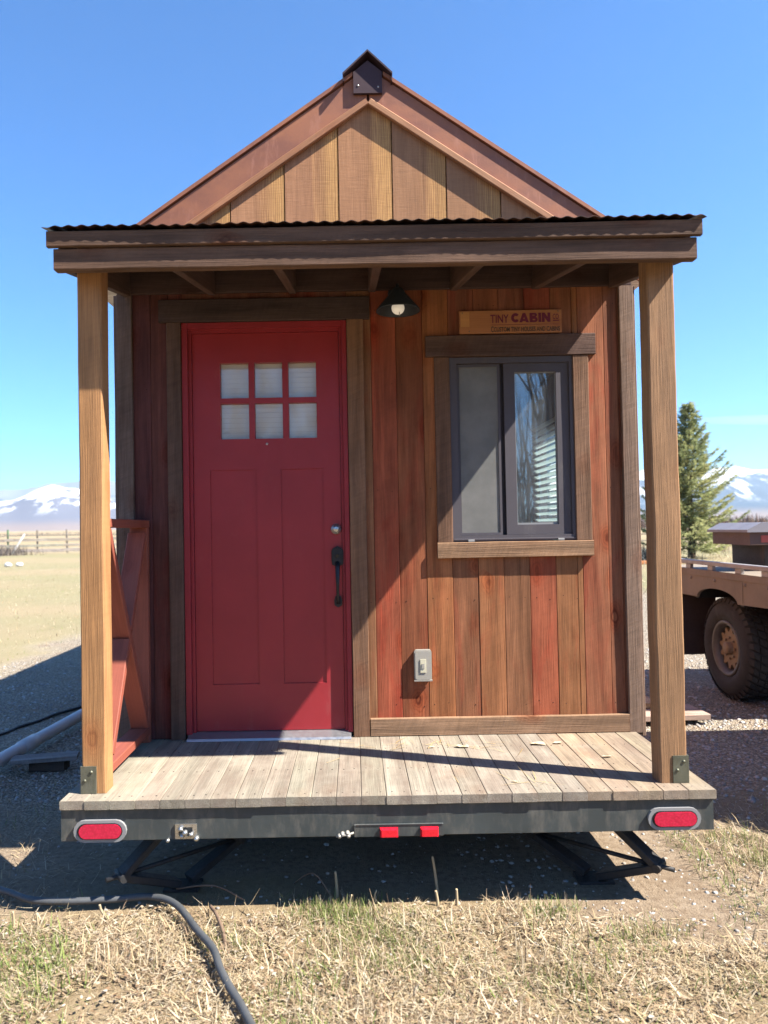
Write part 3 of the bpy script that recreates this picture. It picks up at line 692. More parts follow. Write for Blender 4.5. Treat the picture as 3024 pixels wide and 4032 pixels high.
# ------------------------------------------------------------------ lamp, sign, outlet on the wall
lamp = thing('porch_lamp', (.112, 3.85, 2.82), 'black cone porch lamp with round white bulb on the wall right of the door', 'lamp')
lx, ly = .112, 3.735
b = MB(); b.lathe([(.012, .120), (.024, .116), (.032, .100), (.110, .008), (.112, 0), (.108, .002), (.030, .092), (.010, .104)], (lx, ly, 2.648), 'z', 36); b.obj('lamp_shade', M_SHADE, lamp)
b = MB(); b.tube([(lx, 3.848, 2.775), (lx, 3.80, 2.79), (lx, 3.76, 2.79), (lx, ly, 2.765)], .009, 10); b.lathe([(0, -.018), (.04, -.016), (.045, 0)], (lx, 3.85, 2.775), 'y', 20); b.obj('arm', M_SHADE, lamp)
b = MB(); pr_ = [(.013 + .020 * min(1, k / 6), .055 - .012 * k / 6) for k in range(3)]
prof = [(.013, .085), (.014, .062)] + [(.033 * math.sin(t), .028 - .033 * math.cos(t)) for t in [math.pi * (1 - k / 12) * .86 for k in range(13)]]
b.lathe(prof, (lx, ly, 2.636), 'z', 24); b.obj('bulb', M_BULB, lamp)
b = MB(); b.tube([(lx + .004, ly - .02, 2.645), (lx + .006, ly - .025, 2.618)], .002, 6); b.obj('pull_chain', M_CHROME, lamp)

SX0, SX1, SZ0, SZ1, SY = .437, .969, 2.5505, 2.671, 3.829
sign = thing('sign', (.70, 3.85, SZ0), 'orange varnished wooden sign reading TINY CABIN CO. standing above the window header', 'sign')
b = MB(); b.bx(SX0, SX1, SY, 3.8495, SZ0, SZ1, 'x', (.46, .20, .085), .002, 0, 1); b.obj('board', M_SIGN, sign)
b = MB(); b.bx(SX0 + .006, SX0 + .052, SY - .0006, SY - .0001, SZ0 + .035, SZ1 - .006, 'x', (.58, .29, .11), .0002); b.obj('faded_patch', M_SIGN, sign)
def letters(name, text, u0, v0, u1, v1, mat, bold):
    cu = bpy.data.curves.new(name, 'FONT'); cu.body = text; cu.size = .1; cu.offset = bold; cu.extrude = .001
    to = bpy.data.objects.new(name, cu); COL.objects.link(to)
    bpy.context.view_layer.update()
    me = bpy.data.meshes.new_from_object(to.evaluated_get(bpy.context.evaluated_depsgraph_get()))
    bpy.data.objects.remove(to)
    n = len(me.vertices); co = np.empty(n * 3); me.vertices.foreach_get('co', co); co = co.reshape(-1, 3)
    lo, hi = co.min(0), co.max(0); s = (co - lo) / np.maximum(hi - lo, 1e-6)
    Wd, Hd = SX1 - SX0, SZ1 - SZ0
    out = np.stack([SX0 + Wd * (u0 + (u1 - u0) * s[:, 0]), SY - .0002 - .0012 * s[:, 2], SZ1 - Hd * (v1 + (v0 - v1) * s[:, 1])], 1)
    me.vertices.foreach_set('co', out.ravel()); me.update(); me.materials.clear(); me.materials.append(mat)
    o = bpy.data.objects.new(name, me); COL.objects.link(o); o.parent = sign; o.matrix_parent_inverse = Matrix.Translation(-world_loc(sign))
letters('lettering', 'TINY', .302, .19, .482, .55, M_SIGNR, .0015)
def big_word(u0, v0, u1, v1):
    Wd, Hd = SX1 - SX0, SZ1 - SZ0; X0_, X1_ = SX0 + Wd * u0, SX0 + Wd * u1; Zb, Zt = SZ1 - Hd * v1, SZ1 - Hd * v0
    n = 5; gap = .004; lw = [.0455, .050, .042, .014, .044]; k = ((X1_ - X0_) - gap * 3 + .003) / sum(lw); H = Zt - Zb; x = X0_; d = [0]
    def poly(o, pts):
        d[0] += 1; e = .00002 * d[0]
        o.prism([(x + a * w_, 0, Zb + b * H) for a, b in pts], (0, SY - .0015 - e, 0), (0, SY - .0002, 0))
    def half(cx, cz, rx, rz, a0, a1, m=10): return [(cx + rx * math.cos(R(a0 + (a1 - a0) * i / m)), cz + rz * math.sin(R(a0 + (a1 - a0) * i / m))) for i in range(m + 1)]
    for ch, l in zip('CABIN', lw):
        w_ = l * k; o = MB()
        if ch == 'C': poly(o, half(.5, .5, .5, .5, 42, 318, 20) + half(.52, .5, .20, .20, 318, 42, 20))
        if ch == 'A':
            poly(o, [(0, 0), (.30, 0), (.50, .60), (.50, 1), (.36, 1)]); poly(o, [(.501, .60), (.70, 0), (1, 0), (.64, 1), (.501, 1)]); poly(o, [(.30, .14), (.70, .14), (.64, .34), (.36, .34)])
        if ch == 'B':
            poly(o, [(0, 0), (.36, 0), (.36, 1), (0, 1)])
            poly(o, [(.361, .80)] + half(.60, .755, .06, .045, 90, -90) + [(.361, .71), (.361, .54)] + half(.62, .77, .31, .23, -90, 90) + [(.361, 1)])
            poly(o, [(.361, .34)] + half(.62, .275, .07, .065, 90, -90) + [(.361, .21), (.361, 0)] + half(.66, .28, .34, .28, -90, 80) + [(.361, .545)])
        if ch == 'I': poly(o, [(0, 0), (1, 0), (1, 1), (0, 1)])
        if ch == 'N': poly(o, [(0, 0), (.32, 0), (.32, .48), (.68, 0), (1, 0), (1, 1), (.68, 1), (.68, .52), (.32, 1), (0, 1)])
        o.obj('lettering', M_SIGNR, sign); x += w_ + (gap if ch != 'C' else -.003)
big_word(.506, .14, .89, .545)
letters('lettering', 'CO', .914, .195, .972, .43, M_SIGNR, .001)
letters('lettering', 'CUSTOM TINY HOUSES AND CABINS', .335, .735, .983, .935, M_SIGNB, .0018)
letters('lettering', 'C', .308, .70, .333, .955, M_SIGNB, .0018)
b = MB(); Wd, Hd = SX1 - SX0, SZ1 - SZ0
for u0, u1, v0, v1 in ((.315, .973, .630, .642), (.914, .975, .465, .505)):
    b.bx(SX0 + Wd * u0, SX0 + Wd * u1, SY - .0014, SY - .0002, SZ1 - Hd * v1, SZ1 - Hd * v0, 'x', (1, 1, 1), .0002)
b.obj('rule', M_SIGNR, sign)
for x, z in ((SX0 + .016, SZ1 - .012), (SX1 - .018, SZ1 - .010), (SX0 + .05, SZ0 + .012)):
    MB().lathe([(0, -.0025), (.003, -.002), (.0035, 0)], (x, SY, z), 'y', 10).obj('screw', M_GALV, sign)

ou = thing('switch_box', (.209, 3.85, .76), 'grey plastic switch box with cream rocker low on the red boards', 'switch box')
def rrect(x0, x1, z0, z1, r, n=5):
    p = []
    for cx, cz, a0 in ((x1 - r, z1 - r, 0), (x0 + r, z1 - r, 90), (x0 + r, z0 + r, 180), (x1 - r, z0 + r, 270)):
        for k in range(n): t = R(a0 + 90 * k / (n - 1)); p.append((cx + r * math.cos(t), 0, cz + r * math.sin(t)))
    return p
b = MB(); b.prism(rrect(.166, .256, .757, .916, .014), (0, 3.830, 0), (0, 3.8495, 0)); b.prism(rrect(.171, .251, .763, .911, .012), (0, 3.824, 0), (0, 3.83, 0)); b.prism(rrect(.164, .258, .755, .762, .002), (0, 3.824, 0), (0, 3.84, 0)); b.obj('box', M_OUTLET, ou)
b = MB(); b.bx(.196, .226, 3.820, 3.8238, .800, .868, 'z', (1, 1, 1), .003); b.obj('switch', M_SWITCH, ou)
b = MB(); b.bx(.204, .218, 3.817, 3.8198, .822, .846, 'z', (1, 1, 1), .002); b.obj('toggle', M_OUTLET, ou)

# ------------------------------------------------------------------ flatbed truck
M_BED = paint('dusty_tan_paint', (.26, .21, .16), .7, .12, .06, 0, 3, dirt=((.30, .24, .185), .5, .6))
M_BEDTOP = paint('worn_steel_rail', (.42, .40, .40), .5, .15, .08, .3, 7)
M_TYRE = paint('tyre_rubber', (.040, .040, .043), .85, .2, .3, 0, 6, dirt=((.12, .115, .11), .52, .5))
M_RIM = paint('tan_wheel', (.30, .215, .135), .6, .15, .1, .2, 14)
M_RIMR = paint('grey_wheel_ring', (.15, .14, .13), .5, .15, .1, .3, 14)
M_CABP = paint('truck_cab_paint', (.16, .075, .06), .4, .08, .03, .1, 3)
M_FLAP = paint('rust_brown_flap', (.055, .033, .027), .7, .2, .1)
M_BOXP = paint('brown_box_paint', (.135, .085, .072), .6, .15, .05)
M_BOXL = paint('grey_box_lid', (.30, .29, .32), .5, .1, .05, .3)
M_REDP = paint('red_reflector', (.50, .12, .10), .4, .05, .02)
M_DGL = paint('dark_glass', (.02, .022, .025), .1, .05, 0)
tr = thing('flatbed_truck', (4.05, 6.5, 0), 'dusty tan flatbed truck with a black knobbly tyre parked right of the cabin', 'truck')
sk = MB(); pts = [(5.50, 1.118), (7.50, 1.118), (7.50, .865), (6.80, .865)]
pts += [(6.44 + .36 * math.cos(t), .865 + .10 * math.sin(t)) for t in [math.pi * k / 14 for k in range(1, 14)]] + [(6.08, .865), (5.50, .885)]
sk.prism([(0, y, z) for y, z in pts], (3.0, 0, 0), (3.025, 0, 0)); sk.bx(2.994, 2.9995, 5.50, 7.5, 1.062, 1.118, 'y', (1, 1, 1), .003)
sk.bx(3.03, 5.05, 5.50, 7.50, 1.085, 1.117, 'y', (1, 1, 1), .004); sk.prism([(0, y, z) for y, z in pts], (5.055, 0, 0), (5.08, 0, 0)); sk.bx(3.03, 5.05, 7.502, 7.53, .95, 1.118, 'x', (1, 1, 1), .004)
for y in (5.62, 5.95, 6.45, 6.90, 7.30): sk.lathe([(0, -.012), (.012, -.011), (.016, 0)], (3.0, y, 1.035), 'x', 8)
sk.bx(2.996, 2.9995, 6.83, 7.5, .868, .880, 'y', (1, 1, 1), .001); sk.bx(2.9965, 2.9995, 5.99, 6.0, .885, 1.06, 'z', (1, 1, 1), .001)
BED = sk.obj('bed', M_BED, tr)
rl = MB(); rl.bx(2.985, 3.04, 5.50, 7.50, 1.163, 1.200, 'y', (1, 1, 1), .004)
for y in (5.66, 6.055, 6.53, 6.955, 7.42): rl.bx(2.998, 3.026, y - .045, y + .045, 1.1185, 1.1628, 'y', (1, 1, 1), .003)
rl.obj('side_rail', M_BEDTOP, tr)
fl = MB(); fl.bx(3.0, 3.33, 7.12, 7.135, .28, .95, 'z', (1, 1, 1), .003); fl.obj('mud_flap', M_FLAP, tr)
ch = MB()
for x in (3.75, 4.32): ch.bx(x - .04, x + .04, 2.6, 7.45, .66, .84, 'y', (1, 1, 1), .006)
for y in (5.6, 6.1, 6.9, 7.4): ch.bx(3.05, 5.03, y - .03, y + .03, .845, 1.08, 'x', (1, 1, 1), .004)
ch.bx(3.40, 3.42, 5.95, 7.11, .80, 1.083, 'y', (1, 1, 1), .002); ch.tube([(3.4, 6.55, .44), (4.7, 6.55, .44)], .055, 10); ch.tube([(3.3, 2.9, .44), (4.8, 2.9, .44)], .05, 10)
ch.obj('chassis', M_DARKST, tr)
def wheel(x, y, rad, parent):
    t = MB(); k_ = rad / .445; Wd = .29
    t.lathe([(.235 * k_, .035), (.262 * k_, .004), (.32 * k_, -.010), (.375 * k_, .0), (.408 * k_, .022), (.425 * k_, .055), (.425 * k_, Wd - .055), (.40 * k_, Wd - .02), (.33 * k_, Wd), (.235 * k_, Wd - .02)], (x, y, rad), 'x', 72)
    nl = 40
    for i in range(nl):
        a = 2 * math.pi * i / nl
        for row, (h0, h1, ph) in enumerate(((.006, .075, 0), (.085, .140, .5), (.150, .205, 0), (.215, .284, .5))):
            aa = a + ph * 2 * math.pi / nl; da = .052
            r0, r1 = (.405 if row in (0, 3) else .42) * k_, .445 * k_
            vs = []
            for h_ in (h0, h1):
                for rr in (r0, r1):
                    for s_ in (-1, 1):
                        q_ = aa + s_ * da + (.03 if h_ == h1 else -.03)
                        hh = h_ + (.02 if (row == 0 and h_ == h0 and rr == r1) else 0) - (.02 if (row == 3 and h_ == h1 and rr == r1) else 0)
                        vs.append((x + hh, y + rr * math.cos(q_), rad + rr * math.sin(q_)))
            t.add(vs, [(0, 1, 3, 2), (4, 6, 7, 5), (0, 2, 6, 4), (1, 5, 7, 3), (2, 3, 7, 6)])
    W_ = t.obj('wheel', M_TYRE, parent)
    r_ = MB(); r_.lathe([(.240 * k_, .030), (.248 * k_, .012), (.236 * k_, .004), (.215 * k_, .010), (.196 * k_, .050), (.19 * k_, .10), (.19 * k_, .2)], (x, y, rad), 'x', 48); r_.obj('rim', M_RIMR, W_)
    h_ = MB(); c = []
    for i in range(48):
        rr = (.185 if (i // 2) % 2 == 0 else .145) * k_; a = 2 * math.pi * (i + .5) / 48; c.append((0, y + rr * math.cos(a), rad + rr * math.sin(a)))
    h_.prism(c, (x + .052, 0, 0), (x + .075, 0, 0)); h_.lathe([(0, .006), (.045 * k_, .006), (.052 * k_, .012), (.058 * k_, .052)], (x, y, rad), 'x', 28)
    for i in range(8): a = 2 * math.pi * i / 8; h_.lathe([(0, .036), (.011, .036), (.012, .052)], (x, y + .092 * k_ * math.cos(a), rad + .092 * k_ * math.sin(a)), 'x', 6, smooth=False)
    h_.obj('hub', M_RIM, W_)
    return W_
wheel(3.09, 6.50, .44, tr)
wheel(3.09, 2.90, .44, tr)
for y in (6.50, 2.90):
    m = MB(); m.lathe([(.2, .0), (.40, .0), (.44, .04), (.44, .25), (.40, .29), (.2, .29)], (4.72, y, .44), 'x', 40); m.obj('wheel', M_TYRE, tr)
m = MB(); m.lathe([(.2, .0), (.40, .0), (.44, .04), (.44, .25), (.40, .29), (.2, .29)], (3.42, 6.5, .44), 'x', 40); m.obj('wheel', M_TYRE, tr)
cb = MB()
prof = [(5.02, .55), (5.02, 1.15), (4.98, 1.90), (4.80, 1.96), (3.75, 1.96), (3.50, 1.90), (3.12, 1.32), (2.15, 1.18), (2.05, 1.05), (2.05, .55), (2.45, .55), (2.52, .85), (2.75, .98), (3.05, .98), (3.28, .85), (3.35, .55)]
cb.prism([(0, y, z) for y, z in prof], (3.12, 0, 0), (4.96, 0, 0)); CB = cb.obj('cab', M_CABP, tr)
for x in (3.117, 4.963):
    g = MB(); g.prism([(0, 4.90, 1.32), (0, 4.87, 1.82), (0, 3.72, 1.84), (0, 3.35, 1.36)], (x - .002, 0, 0), (x + .002, 0, 0)); g.obj('window', M_DGL, CB)
g = MB(); g.prism([(3.3, 3.165, 1.42), (4.78, 3.165, 1.42), (4.70, 3.455, 1.86), (3.38, 3.455, 1.86)], (0, -.012, .008), (0, .004, -.002)); g.obj('windshield', M_DGL, CB)

tb = thing('storage_box', (3.7, 6.5, 1.118), 'brown box with a grey sloping lid and red panel standing on the truck bed', 'box')
b = MB(); b.bx(3.235, 4.35, 6.30, 6.95, 1.342, 1.452, 'x', (1, 1, 1), .004); b.obj('body', M_BOXP, tb)
b = MB(); b.prism([(3.20, 0, 1.4525), (4.38, 0, 1.4525), (4.38, 0, 1.475), (4.28, 0, 1.535), (3.32, 0, 1.535), (3.20, 0, 1.475)], (0, 6.27, 0), (0, 6.98, 0)); b.obj('lid', M_BOXL, tb)
b = MB(); b.bx(3.33, 3.52, 6.295, 6.2995, 1.365, 1.425, 'x', (1, 1, 1), .002); b.obj('reflector', M_REDP, tb)
b = MB(); b.bx(3.385, 4.2, 6.36, 6.9, 1.1185, 1.3415, 'z', (1, 1, 1), .004); b.obj('pedestal', M_DARKST, tb)

# ------------------------------------------------------------------ things lying about
def lump(name, mbuilder, mat, label, cat, group=None): return tag(mbuilder.obj(name, mat), label, cat, group)
def smooth_path(P_, n=8):
    P_ = [Vector(p) for p in P_]; out = []
    for i in range(len(P_) - 1):
        a, b, c, d = P_[max(i - 1, 0)], P_[i], P_[i + 1], P_[min(i + 2, len(P_) - 1)]
        for k in range(n):
            t = k / n
            out.append(.5 * ((2 * b) + (c - a) * t + (2 * a - 5 * b + 4 * c - d) * t * t + (3 * b - a - 3 * c + d) * t ** 3))
    return out + [P_[-1]]
ho = [(a, b, c + .012) for a, b, c in [(-3.2, 3.75, .02), (-2.5, 3.50, .02), (-2.05, 3.36, .02), (-1.668, 3.19, .022), (-1.495, 3.085, .03), (-1.346, 3.066, .03), (-1.16, 3.078, .028), (-.999, 3.082, .035), (-.875, 3.004, .04), (-.753, 2.823, .035), (-.665, 2.685, .04), (-.62, 2.574, .035), (-.571, 2.472, .035), (-.519, 2.383, .03), (-.44, 2.22, .03), (-.30, 1.95, .03)]]
lump('garden_hose', MB().tube(smooth_path(ho), .0135, 12), M_HOSE, 'dark grey rubber hose snaking through dry grass under the porch edge', 'hose')
lump('electric_cable', MB().tube(smooth_path([(-3.6, 4.9, .012), (-3.1, 5.35, .012), (-2.881, 5.713, .012), (-2.833, 5.919, .014), (-2.762, 6.092, .012), (-2.701, 6.314, .014), (-2.581, 6.562, .012), (-2.3, 7.0, .012), (-1.9, 7.4, .02), (-1.30, 7.6, .32)]), .012, 8), M_BLACK, 'thin black cable crossing the shaded gravel beyond the white pipe', 'cable')
pp_ = [Vector((-2.62, 2.9, .085)), Vector((-2.445, 4.9, .09)), Vector((-2.33, 6.0, .10)), Vector((-2.22, 7.4, .11))]
pv = thing('drain_pipe', (-2.45, 4.8, 0), 'white plastic drain pipe lying in the shade left of the cabin', 'pipe')
MB().tube([pp_[0], pp_[1], pp_[2], pp_[3]], .044, 20).obj('pipe', M_PVC, pv)
cdir = (pp_[2] - pp_[1]).normalized(); cc = Vector((-2.42, 5.16, .0915))
MB().tube([cc - cdir * .09, cc - cdir * .088, cc + cdir * .088, cc + cdir * .09], [.045, .051, .051, .045], 20).obj('coupling', M_PVC, pv)
b = MB(); b.board((-2.38, 4.83, .085), (-1.98, 4.91, .085), (.014, -.062, 0), (0, 0, .014), (.30, .27, .25), .003, .003, 8); lump('scrap_board', b, M_GREY, 'short grey weathered board lying in the shade beside the white pipe', 'board')
b = MB(); b.board((-2.28, 4.90, .034), (-2.05, 4.90, .034), (0, .05, 0), (0, 0, .034), (.08, .06, .05), .006, .004, 6); lump('wood_block', b, M_GREY, 'dark rough wood block underneath the short grey board', 'block')
b = MB(); b.board((1.42, 5.90, .105), (2.25, 6.02, .105), (-.02, .14, 0), (0, 0, .022), (.52, .33, .17), .004, .001, 6); lump('lumber_plank', b, M_PLANK, 'pale new plank, upper one of two beside the trailer', 'plank', 'planks beside the trailer')
b = MB(); b.board((1.40, 5.78, .060), (2.55, 5.84, .060), (-.01, .17, 0), (0, 0, .0215), (.42, .30, .24), .004, .001, 6); lump('lumber_plank', b, M_PLANK, 'greyish plank, lower one of two beside the trailer', 'plank', 'planks beside the trailer')
b = MB(); b.board((2.2, 5.7, .019), (2.2, 6.05, .019), (.05, 0, 0), (0, 0, .019), (.2, .15, .1), .004); lump('bearer', b, M_PLANK, 'rough bearer block on the gravel holding up the two planks', 'bearer')

q = N('dry_stem'); M_STEM = q.done(q.prin(q.mix(q.noise(q.pos(), 60, 3), (.36, .27, .15, 1), (.58, .47, .30, 1)), .7))
M_TWIG = paint('twig_bark', (.20, .13, .085), .8, .2, .2)
stalks = [([(-.230, 3.132, 0), (-.232, 3.130, .06), (-.236, 3.128, .116)], .006, 'thick pale stalk standing dark against the shadow below the wire connector'),
          ([(-.184, 3.06, -.01), (-.178, 3.06, .02), (-.168, 3.06, .05)], .004, 'short pale stalk leaning right in a green tuft'),
          ([(-.04, 3.07, -.01), (-.074, 3.065, .030), (-.066, 3.06, .068)], .004, 'small pale stalk with a kink left of the middle'),
          ([(.194, 3.16, 0), (.184, 3.16, .09), (.174, 3.155, .158)], .006, 'tallest bare stalk standing under the marker lights'),
          ([(.184, 3.06, -.01), (.181, 3.06, .03), (.176, 3.06, .06)], .006, 'stubby sunlit stalk in front of the tallest stalk'),
          ([(.263, 3.06, -.01), (.262, 3.06, .03), (.261, 3.06, .066)], .0055, 'stubby upright stalk right of the tallest stalk'),
          ([(-1.492, 2.933, -.01), (-1.493, 2.93, .04), (-1.493, 2.925, .075)], .005, 'pale stalk standing at the far left edge of the grass'),
          ([(-1.397, 2.93, -.01), (-1.399, 2.93, .03), (-1.402, 2.93, .064)], .004, 'slim pale stalk just left of the brown bent stalk'),
          ([(-1.116, 2.972, -.01), (-1.160, 2.97, .045), (-1.167, 2.965, .075)], .0055, 'brown bent stalk rising in front of the hose')]
for p, r, lab in stalks:
    tag(MB().tube(smooth_path(p, 4), [r * (1.1 - .3 * k / 8) for k in range(9)], 8).obj('dry_stalk', M_STEM), lab, 'stalk', 'dry stalks along the shadow edge')
tag(MB().tube(smooth_path([(-.741, 3.028, .03), (-.704, 2.956, .035), (-.653, 2.822, .035), (-.621, 2.715, .012)], 4), .007, 8).obj('twig', M_TWIG), 'bent brown twig lying in the grass right of the hose', 'twig')
tag(MB().tube(smooth_path([(-.92, 3.20, .02), (-.75, 3.16, .05), (-.62, 3.10, .02)], 4), .004, 6).obj('twig', M_TWIG), 'thin twig in the shadow under the porch edge', 'twig')
tag(MB().tube(smooth_path([(-.42, 3.25, .01), (-.33, 3.17, .09), (-.25, 3.10, .02)], 4), .0035, 6).obj('twig', M_TWIG), 'thin arched twig in the shadow behind the middle grass', 'twig')

# ------------------------------------------------------------------ ground
def ground_mat():
    q = N('ground'); p = q.pos(); x, y, z = q.xyz(p)
    n1 = q.noise(p, .35, 4, .6); n2 = q.noise(p, 2.2, 5, .65); n3 = q.noise(p, 30, 4, .7); n4 = q.noise(p, 140, 3, .7)
    big = q.noise(q.vmul(p, (.028, .075, 1)), 1, 4, .55); streak = q.noise(q.vmul(p, (.06, .35, 1)), 1, 4, .6)
    wob = q.math('MULTIPLY', q.math('SUBTRACT', n1, .5), 2.2); w2 = q.math('MULTIPLY', q.math('SUBTRACT', n2, .5), .5)
    yw = q.math('ADD', y, q.math('ADD', wob, w2)); xw = q.math('ADD', x, q.math('ADD', wob, w2))
    def M(a, b): return q.math('MULTIPLY', a, b)
    field = q.mix(q.map(big, .40, .62), (0.355, 0.286, 0.177, 1), (0.248, 0.246, 0.131, 1))
    field = q.mix(q.map(streak, .42, .66, 0, .7), field, (0.302, 0.272, 0.151, 1))
    clump = q.noise(q.vmul(p, (1.3, .55, 1)), 1, 5, .7)
    field = q.mix(q.map(clump, .5, .72, 0, .6), field, (.24, .215, .115, 1)); field = q.mix(q.map(clump, .45, .28, 0, .5), field, (.40, .35, .235, 1))
    field = q.mix(q.map(n3, .35, .7, 0, .55), field, (0.204, 0.166, 0.091, 1))
    far = q.mix(q.map(big, .35, .6), (0.377, 0.302, 0.181, 1), (0.317, 0.248, 0.143, 1))
    field = q.mix(q.map(y, 40, 90), field, far)
    straw = q.mix(q.map(n2, .3, .7), (0.282, 0.212, 0.125, 1), (0.212, 0.149, 0.087, 1))
    straw = q.mix(q.map(n3, .4, .7, 0, .6), straw, (0.360, 0.290, 0.181, 1))
    dirt = q.mix(q.map(n2, .3, .7), (0.349, 0.273, 0.193, 1), (0.263, 0.194, 0.130, 1))
    dirt = q.mix(q.map(n3, .42, .66, 0, .75), dirt, (0.188, 0.131, 0.086, 1))
    v = q.voro(p, 62); cellc = q.n("ShaderNodeSeparateColor", {0: v.outputs['Color']}).outputs[0]
    peb = q.mix(q.map(cellc, .1, .9, 0, 1, False), (0.327, 0.280, 0.222, 1), (0.682, 0.597, 0.465, 1))
    grav = q.mix(q.map(v.outputs['Distance'], .25, .75), peb, (0.272, 0.222, 0.164, 1))
    grav = q.mix(q.map(n2, .5, .72, 0, .5), grav, (0.368, 0.259, 0.170, 1))
    mr = M(M(q.map(xw, 1.3, 2.0), q.map(yw, 3.9, 4.6)), M(q.map(yw, 15.5, 18, 1, 0), q.map(xw, 9, 13, 1, 0)))
    ml = M(M(q.map(xw, -4.5, -3.9), q.map(x, -1.0, -1.4)), M(q.map(yw, 3.6, 4.4), q.map(yw, 11, 15, 1, 0)))
    gm = q.math('MAXIMUM', mr, ml)
    near = q.map(yw, 3.6, 4.8, 1, 0)
    dm = M(q.map(xw, .15, 1.1), q.map(yw, 2.45, 3.05))
    dm = q.math('MAXIMUM', dm, q.map(yw, 3.0, 3.3))
    base = q.mix(near, field, q.mix(dm, straw, dirt))
    col = q.mix(gm, base, grav)
    mid = M(q.map(y, 3.2, 3.8), M(q.map(x, -1.9, -1.4), q.map(x, 1.6, 2.1, 1, 0)))
    h = q.math('ADD', q.math('MULTIPLY', n3, .6), q.math('MULTIPLY', n4, .5))
    h = q.math('ADD', h, q.math('MULTIPLY', q.math('MULTIPLY', v.outputs['Distance'], -1.6), gm))
    return q.done(q.prin(col, .92, 0, q.bump(h, .9, .018), .15))
M_GROUND = ground_mat()
rr = [0.0]; r = .25
while r < 5900: rr.append(r); r *= 1.085 if r < 40 else 1.16
rr.append(5900); na = 240
V = [(0, 2.5, 0)]
def gz(x, y):
    d = math.hypot(x, y - 2.5)
    z = 0
    if d < 45: z += .02 * mnoise.noise(Vector((x * .9, y * .9, 3))) * max(0, 1 - d / 45) * min(1, max(abs(x) - 1.9, 2.9 - y, 0) / .6 if y < 9 else 1)
    if d > 90: z += (d - 90) * (.0045 if x < 0 else .0012) * min(1, (d - 90) / 600)
    return z
for r in rr[1:]:
    for k in range(na):
        a = 2 * math.pi * k / na; x, y = r * math.sin(a), 2.5 + r * math.cos(a); V.append((x, y, gz(x, y)))
F = [(0, 1 + k, 1 + (k + 1) % na) for k in range(na)]
for i in range(len(rr) - 2):
    o = 1 + i * na; F += [(o + k, o + na + k, o + na + (k + 1) % na, o + (k + 1) % na) for k in range(na)]
me = bpy.data.meshes.new('ground'); me.from_pydata(V, [], F); me.polygons.foreach_set('use_smooth', [True] * len(F)); me.materials.append(M_GROUND)
go = bpy.data.objects.new('ground', me); COL.objects.link(go); go['kind'] = 'structure'

# ------------------------------------------------------------------ grass, litter, gravel
rg = np.random.default_rng(5)
def grass_mat(name, trans=.25):
    q = N(name); c = q.mix(1.0, q.attr('tint', 'Color'), (ALB, ALB, ALB, 1), 'MULTIPLY')
    d = q.n("ShaderNodeBsdfDiffuse", {'Color': c}).outputs[0]; t = q.n("ShaderNodeBsdfTranslucent", {'Color': c}).outputs[0]
    return q.done(q.n("ShaderNodeMixShader", {0: trans, 1: d, 2: t}).outputs[0])
M_GRASS = grass_mat('dry_grass'); M_LEAF = grass_mat('dead_leaf', .15)
def vnoise(x, y, s, seed):
    return np.array([mnoise.noise(Vector((a * s, b * s, seed))) for a, b in zip(x, y)])
def blades(x, y, ln, wd, pitch, col, z0=0.0):
    n = len(x); yaw = rg.uniform(0, 2 * np.pi, n)
    dx, dy = np.cos(yaw), np.sin(yaw); sx, sy = -dy, dx; bend = rg.uniform(-.5, .2, n)
    P = []
    px, py, pz = x.copy(), y.copy(), np.full(n, 0.0) + z0
    for k in range(3):
        ww = wd * (1, .8, .22)[k]
        P += [np.stack([px - sx * ww, py - sy * ww, pz], 1), np.stack([px + sx * ww, py + sy * ww, pz], 1)]
        p2 = pitch + bend * k; st = ln * .5
        px = px + dx * np.cos(p2) * st; py = py + dy * np.cos(p2) * st; pz = np.maximum(pz + np.sin(p2) * st, .003)
    V = np.stack(P, 1).reshape(-1, 3); i = np.arange(n) * 6
    F = np.concatenate([np.stack([i, i + 1, i + 3, i + 2], 1), np.stack([i + 2, i + 3, i + 5, i + 4], 1)])
    return V, F, np.repeat(col, 6, 0)
STRAW = np.array([(.98, 1.02, 1.12)]) * np.array([(.62, .48, .27), (.50, .37, .20), (.68, .56, .37), (.40, .28, .16), (.56, .45, .29), (.33, .225, .14)]); GREEN = .95 * np.array([(.20, .27, .07), (.27, .33, .10), (.32, .36, .14), (.15, .21, .06)])
def pick(n, g): 
    c = STRAW[rg.integers(0, len(STRAW), n)]; k = rg.random(n) < g
    c = np.where(k[:, None], GREEN[rg.integers(0, len(GREEN), n)], c); return c * rg.uniform(.8, 1.2, (n, 1)), k
parts = []
def patch(n, x0, x1, y0, y1, keep, ln=(.03, .10), flat=.5, gbase=.0, gk=1.0, wd=(.0008, .0022)):
    x, y = rg.uniform(x0, x1, n), rg.uniform(y0, y1, n)
    k = rg.random(n) < keep(x, y); x, y = x[k], y[k]; n = len(x)
    g = np.clip(gbase + gk * (vnoise(x, y, 1.9, 2) - .12) * 1.3 + .5 * (vnoise(x, y, 6, 8) - .25), 0.01, .8)
    c, isg = pick(n, g)
    L = rg.uniform(*ln, n) * np.where(isg, .8, 1); pitch = np.where(isg, rg.uniform(.5, 1.4, n), np.abs(rg.normal(0, flat, n)))
    parts.append(blades(x, y, L, rg.uniform(*wd, n), np.clip(pitch, 0.02, 1.5), c, rg.uniform(0, .022, n)))
def edge_keep(x, y):
    e = 3.04 + .05 * np.sin(x * 5) + .03 * np.sin(x * 13 + 1)
    a = np.clip((e - y) / .12, 0, 1); right = np.clip(1 - (x - .55) / .5, 0.10, 1) * (y > 2.72) + (y <= 2.72) * np.clip(1.2 - (x - .9) / .9, .35, 1)
    return a * np.where(x > .5, right, 1)
